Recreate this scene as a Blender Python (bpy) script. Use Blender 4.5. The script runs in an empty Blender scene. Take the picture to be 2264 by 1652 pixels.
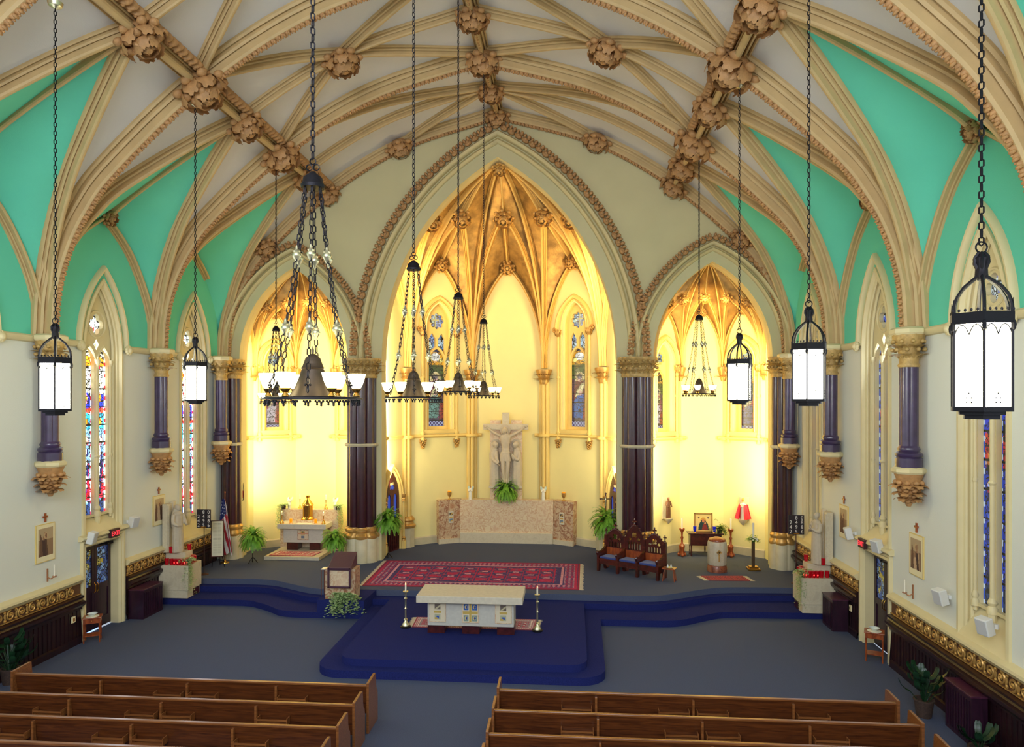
import bpy, math, random
import numpy as np
from mathutils import Vector, Matrix
from mathutils.geometry import tessellate_polygon
PI = math.pi
sc = bpy.context.scene
COL = sc.collection
rnd = random.Random(7)

# ---------------------------------------------------------------- camera, world, lights, exposure
cam = bpy.data.cameras.new('camera'); camo = bpy.data.objects.new('camera', cam); COL.objects.link(camo)
camo.location = (2.41, 0, 6.0); camo.rotation_euler = (PI/2, 0, 0.0811)
cam.sensor_width = 36; cam.lens = 36*1556.4/2264; cam.shift_y = 59/2264; cam.clip_end = 200
sc.camera = camo
sc.view_settings.view_transform = 'Standard'; sc.view_settings.look = 'None'
sc.view_settings.exposure = 0.0; sc.view_settings.gamma = 1
sc.cycles.use_denoising = True
sc.cycles.max_bounces = 6; sc.cycles.diffuse_bounces = 4; sc.cycles.glossy_bounces = 3; sc.cycles.transmission_bounces = 4
sc.cycles.sample_clamp_indirect = 4.0
sc.cycles.caustics_reflective = False; sc.cycles.caustics_refractive = False
W = bpy.data.worlds.new('world'); sc.world = W; W.use_nodes = True
W.node_tree.nodes['Background'].inputs[0].default_value = (0.75, 0.85, 1, 1)
W.node_tree.nodes['Background'].inputs[1].default_value = 0.6

def lin(c):
    return tuple((x/255/12.92 if x/255 <= 0.04045 else ((x/255+0.055)/1.055)**2.4) for x in c)

def area(name, loc, direction, sx, sy, power, color, spread=PI):
    l = bpy.data.lights.new(name, 'AREA'); l.shape = 'RECTANGLE'; l.size = sx; l.size_y = sy
    l.energy = power; l.color = lin(color); l.spread = spread
    o = bpy.data.objects.new(name, l); COL.objects.link(o); o.location = loc
    o.rotation_euler = Vector(direction).to_track_quat('-Z', 'Y').to_euler()
    return o
# added ambient fill before the blank rear wall; daylight through the side windows
area('rear_fill_light', (0, -5.6, 10.6), (0, 1, -0.12), 10, 6.5, 2500, (232, 240, 255))
for y_ in (21.8, 17.4, 13.05, 8.6, 4.2, -0.2):
    area('window_daylight_left', (-9.62, y_, 5.9), (1, 0, -0.25), 5.0, 0.8, 80, (225, 236, 255)).rotation_euler = (0, PI/2+PI-0.2, 0)
    area('window_daylight_right', (9.62, y_, 5.9), (-1, 0, -0.25), 5.0, 0.8, 70, (220, 234, 255)).rotation_euler = (0, PI/2+0.2, 0)
# warm lamps hidden behind the piers of the chancel arches
for sx_ in (-1, 1):
    area('apse_lamp', (sx_*4.05, 24.75, 6.6), (-sx_*0.55, 1, 0.05), 0.35, 7.5, 150, (255, 236, 190))
    area('apse_vault_lamp', (sx_*3.3, 24.6, 10.2), (-sx_*0.75, 0.75, 0.35), 0.3, 2.4, 130, (255, 218, 150))
    for cx_ in (7.13,):
        area('side_apse_lamp', (sx_*cx_-1.72, 24.45, 5.2), (0.45, 1, 0.02), 0.25, 5.6, 165, (255, 234, 176))
        area('side_apse_lamp', (sx_*cx_+1.72, 24.45, 5.2), (-0.45, 1, 0.02), 0.25, 5.6, 165, (255, 234, 176))
        area('side_apse_vault_lamp', (sx_*cx_, 24.4, 9.35), (0, 0.6, -0.5), 1.2, 0.3, 60, (255, 220, 150))

# ---------------------------------------------------------------- materials
MATS = {}
def mat(name, color, rough=0.6, metal=0.0, noise=0.0, nscale=6.0, color2=None, bump=0.0, bscale=30.0, emit=None, estr=0.0, coat=0.0, spec=0.5, sheen=0.0):
    if name in MATS: return MATS[name]
    m = bpy.data.materials.new(name); m.use_nodes = True; nt = m.node_tree; b = nt.nodes['Principled BSDF']
    c = lin(color) + (1,)
    b.inputs['Base Color'].default_value = c; b.inputs['Roughness'].default_value = rough; b.inputs['Metallic'].default_value = metal
    b.inputs['Specular IOR Level'].default_value = spec
    if coat: b.inputs['Coat Weight'].default_value = coat; b.inputs['Coat Roughness'].default_value = 0.15
    if sheen: b.inputs['Sheen Weight'].default_value = sheen
    if emit: b.inputs['Emission Color'].default_value = lin(emit)+(1,); b.inputs['Emission Strength'].default_value = estr
    tc = nt.nodes.new('ShaderNodeTexCoord')
    if noise or color2:
        n = nt.nodes.new('ShaderNodeTexNoise'); n.inputs['Scale'].default_value = nscale; n.inputs['Detail'].default_value = 6
        nt.links.new(tc.outputs['Object'], n.inputs['Vector'])
        r = nt.nodes.new('ShaderNodeValToRGB'); r.color_ramp.elements[0].position = 0.35; r.color_ramp.elements[1].position = 0.65
        c2 = lin(color2)+(1,) if color2 else tuple(x*(1-noise) for x in c[:3])+(1,)
        r.color_ramp.elements[0].color = c2; r.color_ramp.elements[1].color = c
        nt.links.new(n.outputs['Fac'], r.inputs['Fac']); nt.links.new(r.outputs['Color'], b.inputs['Base Color'])
    if bump:
        n2 = nt.nodes.new('ShaderNodeTexNoise'); n2.inputs['Scale'].default_value = bscale; n2.inputs['Detail'].default_value = 4
        nt.links.new(tc.outputs['Object'], n2.inputs['Vector'])
        bp = nt.nodes.new('ShaderNodeBump'); bp.inputs['Strength'].default_value = bump; bp.inputs['Distance'].default_value = 0.02
        nt.links.new(n2.outputs['Fac'], bp.inputs['Height']); nt.links.new(bp.outputs['Normal'], b.inputs['Normal'])
    MATS[name] = m; return m

def mat_wood(name, c1, c2, rough=0.35, scale=(1, 14, 14), coat=0.2, dist=3.0):
    if name in MATS: return MATS[name]
    m = bpy.data.materials.new(name); m.use_nodes = True; nt = m.node_tree; b = nt.nodes['Principled BSDF']
    tc = nt.nodes.new('ShaderNodeTexCoord'); mp = nt.nodes.new('ShaderNodeMapping'); mp.inputs['Scale'].default_value = scale
    n = nt.nodes.new('ShaderNodeTexNoise'); n.inputs['Scale'].default_value = 2.2; n.inputs['Detail'].default_value = 8; n.inputs['Distortion'].default_value = 0.6
    nt.links.new(tc.outputs['Object'], mp.inputs['Vector']); nt.links.new(mp.outputs[0], n.inputs['Vector'])
    r = nt.nodes.new('ShaderNodeValToRGB'); r.color_ramp.elements[0].position = 0.3; r.color_ramp.elements[1].position = 0.7
    r.color_ramp.elements[0].color = lin(c1)+(1,); r.color_ramp.elements[1].color = lin(c2)+(1,)
    nt.links.new(n.outputs['Fac'], r.inputs['Fac']); nt.links.new(r.outputs['Color'], b.inputs['Base Color'])
    b.inputs['Roughness'].default_value = rough; b.inputs['Coat Weight'].default_value = coat; b.inputs['Coat Roughness'].default_value = 0.2
    MATS[name] = m; return m

def mat_marble(name, base, vein, spot, scale=3.0, rough=0.3):
    if name in MATS: return MATS[name]
    m = bpy.data.materials.new(name); m.use_nodes = True; nt = m.node_tree; b = nt.nodes['Principled BSDF']
    tc = nt.nodes.new('ShaderNodeTexCoord')
    n = nt.nodes.new('ShaderNodeTexNoise'); n.inputs['Scale'].default_value = scale; n.inputs['Detail'].default_value = 9; n.inputs['Distortion'].default_value = 0.5
    nt.links.new(tc.outputs['Object'], n.inputs['Vector'])
    r = nt.nodes.new('ShaderNodeValToRGB'); e = r.color_ramp.elements
    e[0].position = 0.36; e[0].color = lin(spot)+(1,); e[1].position = 0.47; e[1].color = lin(base)+(1,)
    k = e.new(0.56); k.color = lin(vein)+(1,); k = e.new(0.60); k.color = lin(base)+(1,)
    nt.links.new(n.outputs['Fac'], r.inputs['Fac']); nt.links.new(r.outputs['Color'], b.inputs['Base Color'])
    b.inputs['Roughness'].default_value = rough
    MATS[name] = m; return m

def mat_attr(name, emit=0.0, rough=0.6, bump=0.0):
    if name in MATS: return MATS[name]
    m = bpy.data.materials.new(name); m.use_nodes = True; nt = m.node_tree; b = nt.nodes['Principled BSDF']
    a = nt.nodes.new('ShaderNodeAttribute'); a.attribute_name = 'Col'
    b.inputs['Roughness'].default_value = rough
    if emit:
        b.inputs['Base Color'].default_value = (0.02, 0.02, 0.02, 1)
        nt.links.new(a.outputs['Color'], b.inputs['Emission Color']); b.inputs['Emission Strength'].default_value = emit
        b.inputs['Roughness'].default_value = 0.25
        try: m.cycles.emission_sampling = 'NONE'
        except Exception: pass
    else:
        nt.links.new(a.outputs['Color'], b.inputs['Base Color'])
    MATS[name] = m; return m

WALL = mat('painted_plaster', (226, 226, 212), 0.8, noise=0.04, nscale=1.2, bump=0.15, bscale=60)
TEAL = mat('teal_paint', (96, 204, 174), 0.75, noise=0.05, nscale=1.0, bump=0.1, bscale=50)
VWHITE = mat('vault_plaster', (216, 213, 208), 0.8, noise=0.04, nscale=0.8, bump=0.1, bscale=50)
RIB = mat('rib_cream', (202, 172, 119), 0.6, noise=0.1, nscale=3)
BGOLD = mat('gilded_boss', (226, 176, 96), 0.5, metal=0.2, noise=0.2, nscale=9, bump=0.5, bscale=35)
ARCHM = mat('arch_moulding_cream', (206, 190, 138), 0.55, noise=0.06, nscale=3)
STONE = mat('trim_cream', (222, 207, 158), 0.55, noise=0.05, nscale=3)
BOSS = mat('boss_plaster', (194, 146, 92), 0.6, noise=0.25, nscale=9, bump=0.5, bscale=35)
CHW = mat('chancel_wall_paint', (205, 196, 150), 0.8, noise=0.05, nscale=1.0, bump=0.1, bscale=60)
APSE = mat('apse_cream_paint', (243, 229, 158), 0.75, noise=0.03, nscale=1.5, bump=0.1, bscale=60)
APTRIM = mat('apse_trim', (236, 205, 120), 0.55, noise=0.05, nscale=3)
GOLDLEAF = mat('gold_leaf_vault', (196, 156, 88), 0.42, metal=0.5, color2=(146, 114, 66), nscale=3.2, bump=0.3, bscale=20)
APRIB = mat('apse_rib_gold', (232, 190, 104), 0.5, noise=0.08, nscale=4)
GOLD = mat('gilt_paint', (205, 160, 88), 0.38, metal=0.5, noise=0.15, nscale=8)
CAP = mat('capital_gilt', (200, 166, 100), 0.5, metal=0.15, noise=0.3, nscale=10, bump=0.4, bscale=30)
BRASS = mat('polished_brass', (222, 170, 80), 0.22, metal=1.0)
SILVER = mat('pale_brass', (214, 208, 170), 0.3, metal=0.9)
MAROON = mat('maroon_column_paint', (62, 24, 34), 0.28, noise=0.35, nscale=5, coat=0.5)
VIOLET = mat('violet_column_paint', (66, 50, 84), 0.3, noise=0.3, nscale=5, coat=0.4)
PLINTH = mat('column_plinth_stone', (208, 196, 160), 0.5, noise=0.15, nscale=3)
GREY = mat('grey_carpet', (88, 96, 122), 0.95, noise=0.25, nscale=90, bump=0.5, bscale=260, spec=0.1)
BLUE = mat('blue_carpet', (40, 47, 108), 0.95, noise=0.3, nscale=60, bump=0.5, bscale=220, spec=0.08)
DARKWOOD = mat_wood('dark_wainscot_wood', (18, 5, 10), (44, 14, 20), 0.4, (9, 9, 1))
PEW = mat_wood('pew_oak', (60, 27, 9), (104, 55, 22), 0.35, (1, 14, 14), 0.3)
PEWTRIM = mat_wood('pew_oak_rail', (104, 60, 28), (148, 92, 48), 0.3, (1, 14, 14), 0.4)
THRONE = mat_wood('carved_walnut', (44, 14, 8), (92, 32, 16), 0.3, (3, 3, 3), 0.5)
REDWOOD = mat_wood('reddish_wood', (120, 48, 18), (170, 84, 36), 0.35, (6, 6, 2), 0.3)
IRON = mat('black_iron', (26, 24, 30), 0.5, metal=0.6)
PURPLEWOOD = mat_wood('dark_purple_cabinet', (30, 10, 26), (52, 20, 40), 0.4, (5, 5, 1))
MARBLE = mat_marble('pink_breccia_marble', (222, 203, 168), (204, 164, 128), (210, 176, 144), 5.5)
MARBLE2 = mat_marble('dark_breccia_marble', (204, 180, 146), (150, 92, 64), (176, 124, 88), 4.2)
LIME = mat('pale_limestone', (208, 198, 176), 0.55, noise=0.1, nscale=14, bump=0.15, bscale=80)
TRAV = mat_marble('travertine', (208, 196, 168), (202, 188, 158), (198, 184, 156), 5, 0.5)
STATUE = mat('statue_stone', (196, 182, 158), 0.6, noise=0.08, nscale=12)
FERN = mat('fern_green', (120, 178, 50), 0.55, noise=0.45, nscale=7)
LEAFD = mat('dark_leaf_green', (26, 62, 34), 0.4, noise=0.5, nscale=14)
IVY = mat('variegated_ivy', (216, 230, 172), 0.5, color2=(124, 166, 86), nscale=22)
WAX = mat('white_wax', (245, 238, 215), 0.5)
FLAME = mat('candle_flame', (255, 200, 90), 0.5, emit=(255, 190, 90), estr=12)
CREAM = mat('cream_paint', (236, 222, 176), 0.6)
WHITE = mat('white_plastic', (222, 222, 216), 0.5)
BLACK = mat('black_board', (30, 26, 38), 0.5)
LAMPW = mat('lantern_glass', (255, 255, 235), 0.4, emit=(255, 250, 214), estr=26)
BOWL = mat('glowing_bowl_glass', (255, 250, 225), 0.4, emit=(255, 236, 178), estr=14)
REDG = mat('red_votive_glass', (150, 8, 22), 0.15, emit=(200, 0, 20), estr=0.12, coat=0.5)
REDL = mat('red_votive_light', (255, 60, 50), 0.3, emit=(255, 40, 40), estr=6)
AMBER = mat('amber_votive_glass', (240, 130, 20), 0.2, emit=(255, 130, 10), estr=0.9)
BLUEG = mat('cobalt_votive_glass', (20, 30, 160), 0.12, emit=(10, 30, 200), estr=0.25, coat=0.5)
CUSH = mat('blue_cushion_fabric', (40, 62, 130), 0.8, sheen=0.3)
TERRA = mat('brown_wicker', (70, 50, 40), 0.8, noise=0.4, nscale=30)
BRONZE = mat('dark_bronze', (112, 74, 52), 0.4, metal=0.3, noise=0.3, nscale=10)
SKIN = mat('painted_skin', (222, 170, 130), 0.6)
HAIR = mat('brown_hair', (88, 50, 30), 0.7)
REDCL = mat('red_robe', (190, 20, 44), 0.6)
WHITECL = mat('white_robe', (244, 238, 214), 0.6)
MAHOG = mat_wood('mahogany', (40, 12, 14), (84, 30, 26), 0.3, (4, 4, 4), 0.4)
BURG = mat('burgundy_lectern_paint', (74, 42, 58), 0.4, coat=0.3)
GLASSCLR = mat('clear_dish_glass', (225, 235, 230), 0.1, metal=0.0, coat=0.6)
PAINTED = mat_attr('painted_surface', 0, 0.7)
WOVEN = mat_attr('woven_wool', 0, 0.95)
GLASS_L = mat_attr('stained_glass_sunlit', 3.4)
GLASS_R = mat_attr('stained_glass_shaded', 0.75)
GLASS_A = mat_attr('stained_glass_apse', 0.95)
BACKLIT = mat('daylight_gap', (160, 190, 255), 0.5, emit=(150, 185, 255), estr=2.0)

# ---------------------------------------------------------------- mesh helpers
class MB:
    def __init__(s): s.v = []; s.f = []; s.m = []
    def add(s, vs, fs, m=0, M=None):
        k = len(s.v)
        if M is not None: vs = [tuple(M @ Vector(p)) for p in vs]
        s.v += [tuple(p) for p in vs]; s.f += [tuple(i+k for i in f) for f in fs]; s.m += [m]*len(fs); return s
    def box(s, c, d, m=0, M=None, top=None):
        x, y, z = c; a, b, h = d[0]/2, d[1]/2, d[2]/2; t = top or (1, 1)
        vs = [(x-a, y-b, z-h), (x+a, y-b, z-h), (x+a, y+b, z-h), (x-a, y+b, z-h), (x-a*t[0], y-b*t[1], z+h), (x+a*t[0], y-b*t[1], z+h), (x+a*t[0], y+b*t[1], z+h), (x-a*t[0], y+b*t[1], z+h)]
        return s.add(vs, [(0, 3, 2, 1), (4, 5, 6, 7), (0, 1, 5, 4), (1, 2, 6, 5), (2, 3, 7, 6), (3, 0, 4, 7)], m, M)
    def lathe(s, prof, n=16, c=(0, 0, 0), m=0, M=None, flute=None, cap=True, sx=1, sy=1, a0=0):
        vs = []; fs = []
        for r, z in prof:
            for i in range(n):
                a = a0+2*PI*i/n; rr = r*(flute(a) if flute else 1)
                vs.append((c[0]+rr*math.cos(a)*sx, c[1]+rr*math.sin(a)*sy, c[2]+z))
        for j in range(len(prof)-1):
            for i in range(n): fs.append((j*n+i, j*n+(i+1) % n, (j+1)*n+(i+1) % n, (j+1)*n+i))
        if cap: fs.append(tuple(range(n))[::-1]); fs.append(tuple((len(prof)-1)*n+i for i in range(n)))
        return s.add(vs, fs, m, M)
    def tube(s, pts, r, n=8, m=0, M=None, closed=False, cap=True):
        P = [Vector(p) for p in pts]; N = len(P); rs = r if isinstance(r, (list, tuple)) else [r]*N
        vs = []; fs = []; up = None
        for i, p in enumerate(P):
            t = (P[(i+1) % N]-P[i-1]) if closed else (P[min(i+1, N-1)]-P[max(i-1, 0)])
            t = t.normalized() if t.length > 1e-9 else Vector((0, 0, 1))
            if up is None: up = t.orthogonal().normalized()
            else:
                up = up-t*up.dot(t); up = up.normalized() if up.length > 1e-6 else t.orthogonal().normalized()
            b = t.cross(up)
            for k in range(n):
                a = 2*PI*k/n; vs.append(tuple(p+(up*math.cos(a)+b*math.sin(a))*rs[i]))
        for j in range(N if closed else N-1):
            for k in range(n): fs.append((j*n+k, j*n+(k+1) % n, ((j+1) % N)*n+(k+1) % n, ((j+1) % N)*n+k))
        if cap and not closed: fs.append(tuple(range(n))[::-1]); fs.append(tuple((N-1)*n+k for k in range(n)))
        return s.add(vs, fs, m, M)
    def ell(s, c, r, m=0, M=None, nu=12, nv=8, R=None):
        vs = []; fs = []
        for j in range(nv+1):
            th = PI*j/nv
            for i in range(nu):
                a = 2*PI*i/nu; p = Vector((r[0]*math.sin(th)*math.cos(a), r[1]*math.sin(th)*math.sin(a), -r[2]*math.cos(th)))
                if R is not None: p = R @ p
                vs.append((c[0]+p.x, c[1]+p.y, c[2]+p.z))
        for j in range(nv):
            for i in range(nu): fs.append((j*nu+i, j*nu+(i+1) % nu, (j+1)*nu+(i+1) % nu, (j+1)*nu+i))
        return s.add(vs, fs, m, M)
    def sweep(s, path, prof, side, down, m=0, cap=False, closedprof=False):
        # path points, side/down vectors per point; prof = [(a, b)] along side/down
        vs = []; fs = []; k = len(prof)
        for p, sd, dn in zip(path, side, down):
            p = Vector(p); sd = Vector(sd); dn = Vector(dn)
            for a, b in prof: vs.append(tuple(p+sd*a+dn*b))
        q = k if closedprof else k-1
        for j in range(len(path)-1):
            for i in range(q): fs.append((j*k+i, j*k+(i+1) % k, (j+1)*k+(i+1) % k, (j+1)*k+i))
        if cap: fs.append(tuple(range(k))[::-1]); fs.append(tuple((len(path)-1)*k+i for i in range(k)))
        return s.add(vs, fs, m)
    def prism(s, poly, z0, z1, m=0, mtop=None, M=None):
        n = len(poly); vs = [(x, y, z0) for x, y in poly]+[(x, y, z1) for x, y in poly]
        tri = tessellate_polygon([[Vector((x, y, 0)) for x, y in poly]])
        s.add(vs, [(i, (i+1) % n, n+(i+1) % n, n+i) for i in range(n)], m, M)
        k = len(s.v)-2*n
        for t in tri:
            a, b, c = (Vector(s.v[k+n+i]) for i in t)
            s.f.append(tuple(k+n+i for i in t)); s.m.append(m if mtop is None else mtop)
            s.f.append(tuple(k+i for i in reversed(t))); s.m.append(m)
        return s
    def build(s, name, mats, parent=None, smooth=30, bevel=0, loc=None, remesh=0, solid=0):
        me = bpy.data.meshes.new(name); me.from_pydata(s.v, [], s.f)
        for q in (mats if isinstance(mats, (list, tuple)) else [mats]): me.materials.append(q)
        me.polygons.foreach_set('material_index', s.m)
        me.polygons.foreach_set('use_smooth', [bool(smooth)]*len(s.f)); me.update()
        if smooth: me.set_sharp_from_angle(angle=math.radians(smooth))
        o = bpy.data.objects.new(name, me); COL.objects.link(o)
        if parent: o.parent = parent
        if loc: o.location = loc
        if bevel:
            b = o.modifiers.new('bevel', 'BEVEL'); b.width = bevel; b.segments = 2; b.limit_method = 'ANGLE'; b.angle_limit = 0.7
        if solid:
            b = o.modifiers.new('solid', 'SOLIDIFY'); b.thickness = solid
        if remesh:
            r = o.modifiers.new('remesh', 'REMESH'); r.mode = 'VOXEL'; r.voxel_size = remesh; r.use_smooth_shade = True
            r = o.modifiers.new('smooth', 'SMOOTH'); r.factor = 0.5; r.iterations = 2
        return o

def tag(o, label, cat, group=None, kind=None):
    o['label'] = label; o['category'] = cat
    if group: o['group'] = group
    if kind: o['kind'] = kind
    return o
def thing(name, label, cat, loc=(0, 0, 0), rotz=0, group=None, kind=None):
    o = bpy.data.objects.new(name, None); COL.objects.link(o); o.location = loc; o.rotation_euler = (0, 0, rotz)
    return tag(o, label, cat, group, kind)
def kids(o): return [c for c in bpy.data.objects if c.parent == o]
def dup(o, loc, label, rotz=None, group=None, parent=None, name=None):
    c = o.copy(); COL.objects.link(c)
    if loc is not None: c.location = loc
    if rotz is not None: c.rotation_euler = (0, 0, rotz)
    if label: c['label'] = label
    if group: c['group'] = group
    if parent: c.parent = parent
    for k in kids(o): dup(k, None, None, parent=c)
    return c

def frames(path, downfn):
    P = [Vector(p) for p in path]; S = []; D = []
    for i, p in enumerate(P):
        t = (P[min(i+1, len(P)-1)]-P[max(i-1, 0)]).normalized(); d = Vector(downfn(p))
        d = (d-t*d.dot(t)).normalized(); S.append(t.cross(d)); D.append(d)
    return P, S, D

def crom(pts, n=10):
    P = [np.array(p, float) for p in pts]; P = [2*P[0]-P[1]]+P+[2*P[-1]-P[-2]]; out = []
    for i in range(1, len(P)-2):
        for k in range(n):
            t = k/n; a, b, c, d = P[i-1], P[i], P[i+1], P[i+2]
            out.append(0.5*((2*b)+(c-a)*t+(2*a-5*b+4*c-d)*t*t+(3*b-a-3*c+d)*t**3))
    out.append(P[-2]); return np.array(out)

def arch_arc(w, h, r=0, n=14):
    # pointed arch, left springer to apex to right springer, offset outward by r; (x, z) about the springing centre
    c = (h*h-w*w)/(2*w); R = w+c+r; a1 = math.acos(min(1, c/R)); L = []
    for i in range(n+1):
        a = a1*i/n; L.append((-(R*math.cos(a)-c), R*math.sin(a)))
    return L+[(-x, z) for x, z in reversed(L[:-1])]

def leaf(mb, base, out, up, L, Wd, curl=0.5, m=0, lobes=3, n=7):
    out = Vector(out).normalized(); up = Vector(up); up = (up-out*up.dot(out)).normalized(); sd = out.cross(up); b = Vector(base); vs = []; fs = []
    for i in range(n+1):
        u = i/n; ang = u*curl*2.6
        o = L*(math.sin(min(ang, 3.0))/max(curl*2.6, .2)); h = L*(1-math.cos(ang))/max(curl*2.6, .2)
        w = Wd*(math.sin(PI*min(1, u*0.80+0.10))**0.6)*(0.82+0.18*math.cos(2*PI*lobes*u))
        for k, q in enumerate((-1, -0.5, 0, 0.5, 1)):
            cr = (0.0, 0.12, -0.05, 0.12, 0.0)[k]*Wd*1.2
            vs.append(tuple(b+out*o+up*(h+cr)*1.0+sd*w*q))
    for i in range(n):
        for k in range(4): fs.append((i*5+k, i*5+k+1, (i+1)*5+k+1, (i+1)*5+k))
    mb.add(vs, fs, m)

# ---- painted grids
def canvas(nx, ny, bg): c = np.zeros((ny, nx, 3)); c[:] = lin(bg); return c
def UV(c): ny, nx, _ = c.shape; return np.meshgrid((np.arange(nx)+.5)/nx, (np.arange(ny)+.5)/ny)
def pell(c, x, y, rx, ry, col): u, v = UV(c); c[((u-x)/rx)**2+((v-y)/ry)**2 < 1] = lin(col)
def prect(c, x0, x1, y0, y1, col): u, v = UV(c); c[(u > x0) & (u < x1) & (v > y0) & (v < y1)] = lin(col)
def ppoly(c, pts, col):
    u, v = UV(c); ins = np.zeros(u.shape, bool); n = len(pts)
    for i in range(n):
        (x1, y1), (x2, y2) = pts[i], pts[(i+1) % n]
        if y1 == y2: continue
        k = ((y1 > v) != (y2 > v)) & (u < (x2-x1)*(v-y1)/(y2-y1)+x1); ins ^= k
    c[ins] = lin(col)
def paint_mesh(name, c, fn, material, parent=None, flip=False):
    ny, nx, _ = c.shape
    U, V = np.meshgrid(np.linspace(0, 1, nx+1), np.linspace(0, 1, ny+1))
    P = np.array([fn(u, v) for u, v in zip(U.ravel(), V.ravel())])
    i = np.arange(ny*nx); r = i//nx; q = i % nx; a = r*(nx+1)+q
    F = np.stack([a, a+1, a+nx+2, a+nx+1], 1)
    if flip: F = F[:, ::-1]
    me = bpy.data.meshes.new(name); me.from_pydata(P.tolist(), [], F.tolist()); me.materials.append(material)
    at = me.color_attributes.new('Col', 'FLOAT_COLOR', 'CORNER')
    d = np.ones((ny*nx, 4, 4), np.float32); d[:, :, :3] = c.reshape(-1, 1, 3)
    at.data.foreach_set('color', d.ravel()); me.update()
    o = bpy.data.objects.new(name, me); COL.objects.link(o)
    if parent: o.parent = parent
    return o
def leaded(c, w, h, cell, seed, jitter=0.25, lead=0.012, keep=0.8):
    ny, nx, _ = c.shape; rg = np.random.RandomState(seed); n = max(12, int(w*h/cell**2))
    S = rg.rand(n, 2)*[w, h]; u, v = UV(c); X = u*w; Y = v*h
    d1 = np.full(X.shape, 9.); d2 = np.full(X.shape, 9.); idx = np.zeros(X.shape, int)
    for k in range(n):
        d = np.hypot(X-S[k, 0], Y-S[k, 1]); a = d < d1
        d2 = np.where(a, d1, np.minimum(d2, d)); idx = np.where(a, k, idx); d1 = np.where(a, d, d1)
    si = (np.clip((S[:, 1]/h*ny).astype(int), 0, ny-1), np.clip((S[:, 0]/w*nx).astype(int), 0, nx-1))
    tone = 1+jitter*(rg.rand(n)-.5)*2
    out = c*keep+c[si][idx]*(1-keep); out = out*tone[idx][..., None]
    out[(d2-d1) < lead] = 0.004
    return np.clip(out, 0, 1)
# ================================================================ THE SHELL
HW = 9.7; ZS = 7.4; YW = 23.7; YB = -6.0
MAINS = [23.7, 19.6, 15.2, 10.8, 6.4, 2.0]
MIDS = [21.65, 17.4, 13.0, 8.6, 4.2]
SVP = [(9.7, 7.4), (9.62, 8.5), (9.35, 9.5), (8.88, 10.45), (8.1, 11.45), (6.0, 13.3), (3.35, 14.85), (0, 15.85)]
SV = crom(SVP, 8)
_xs = SV[::-1, 0]; _zs = SV[::-1, 1]
def zv(x): return float(np.interp(abs(x), _xs, _zs))
WRP = crom([(0, 7.4), (0.13, 8.2), (0.45, 9.05), (1.12, 10.05), (2.05, 10.8)], 6)   # wall rib (along wall, z)
def vdown(p):
    x = p.x; e = 0.05; s = 1 if x >= 0 else -1; ax = min(max(abs(x), .05), 9.6)
    dz = zv(ax+e)-zv(ax-e); n = Vector((s*dz, 0, -2*e))
    if abs(x) > 9.5: n = Vector((-s, 0, -0.05))
    if abs(x) < 0.06: n = Vector((0, 0, -1))
    return n

# floors
def slab(name, poly, z0, z1, mats, label, cat='floor', mtop=None):
    mb = MB(); mb.prism(poly, z0, z1, 0, mtop)
    return tag(mb.build(name, mats, smooth=0), label, cat, kind='structure')
slab('floor', [(-9.9, YB), (9.9, YB), (9.9, 29.5), (-9.9, 29.5)], -0.2, 0.0, [GREY], 'grey carpeted nave floor in front of the chancel')
def smooth2(pts, n=6): return [tuple(p) for p in crom(pts, n)]
topL = smooth2([(-9.7, 20.87), (-8.2, 20.9), (-7.2, 20.93), (-6.5, 20.8), (-5.9, 20.48), (-5.2, 20.1), (-4.6, 19.95)])
topR = smooth2([(4.2, 19.98), (4.9, 20.08), (5.55, 20.4), (6.3, 20.85), (7.0, 21.1), (8.2, 21.2), (9.7, 21.24)])
top = topL+[(-4.6, 20.05), (2.8, 20.0)]+topR
back = [(9.7, 29.2), (-9.7, 29.2)]
slab('floor_chancel', top+back, 0.33, 0.5, [GREY], 'raised grey carpeted chancel floor with curving front edge')
def shift(L, d): return [(x, y-d) for x, y in L]
midL = shift(topL, 0.28); midR = shift(topR, 0.26)
def rcorner(cx, cy, r, a0, a1, n=8): return [(cx+r*math.cos(a0+(a1-a0)*i/n), cy+r*math.sin(a0+(a1-a0)*i/n)) for i in range(n+1)]
mid = midL[:-1]+[(-4.55, 19.67), (-2.68, 19.67)]+rcorner(-2.28, 15.5, .4, PI, 1.5*PI)+rcorner(2.4, 15.5, .4, 1.5*PI, 2*PI)+[(2.82, 19.72)]+midR
slab('floor_altar_platform', mid+back, 0.17, 0.332, [BLUE], 'upper blue carpeted step and altar platform')
lowL = smooth2([(-9.7, 19.78), (-8.2, 19.8), (-7.0, 19.8), (-6.4, 19.55), (-5.95, 19.24), (-5.6, 18.98), (-5.1, 18.87), (-4.5, 18.88)])
lowR = smooth2([(3.9, 18.84), (5.0, 18.87), (5.5, 19.05), (6.0, 19.4), (6.6, 19.75), (7.4, 19.83), (8.4, 19.86), (9.7, 19.93)])
low = lowL+[(-3.18, 18.9)]+rcorner(-2.58, 15.4, .56, PI, 1.5*PI)+rcorner(2.63, 15.4, .56, 1.5*PI, 2*PI)+[(3.24, 18.84)]+lowR
slab('floor_lower_step', low+back, 0.0, 0.172, [BLUE], 'lower blue carpeted step around the altar platform')
slab('floor_lectern_block', [(-4.52, 18.9), (-3.2, 18.9), (-3.16, 20.2), (-4.52, 20.2)], 0.0, 0.498, [BLUE], 'blue carpeted block projecting under the marble lectern')

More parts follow.
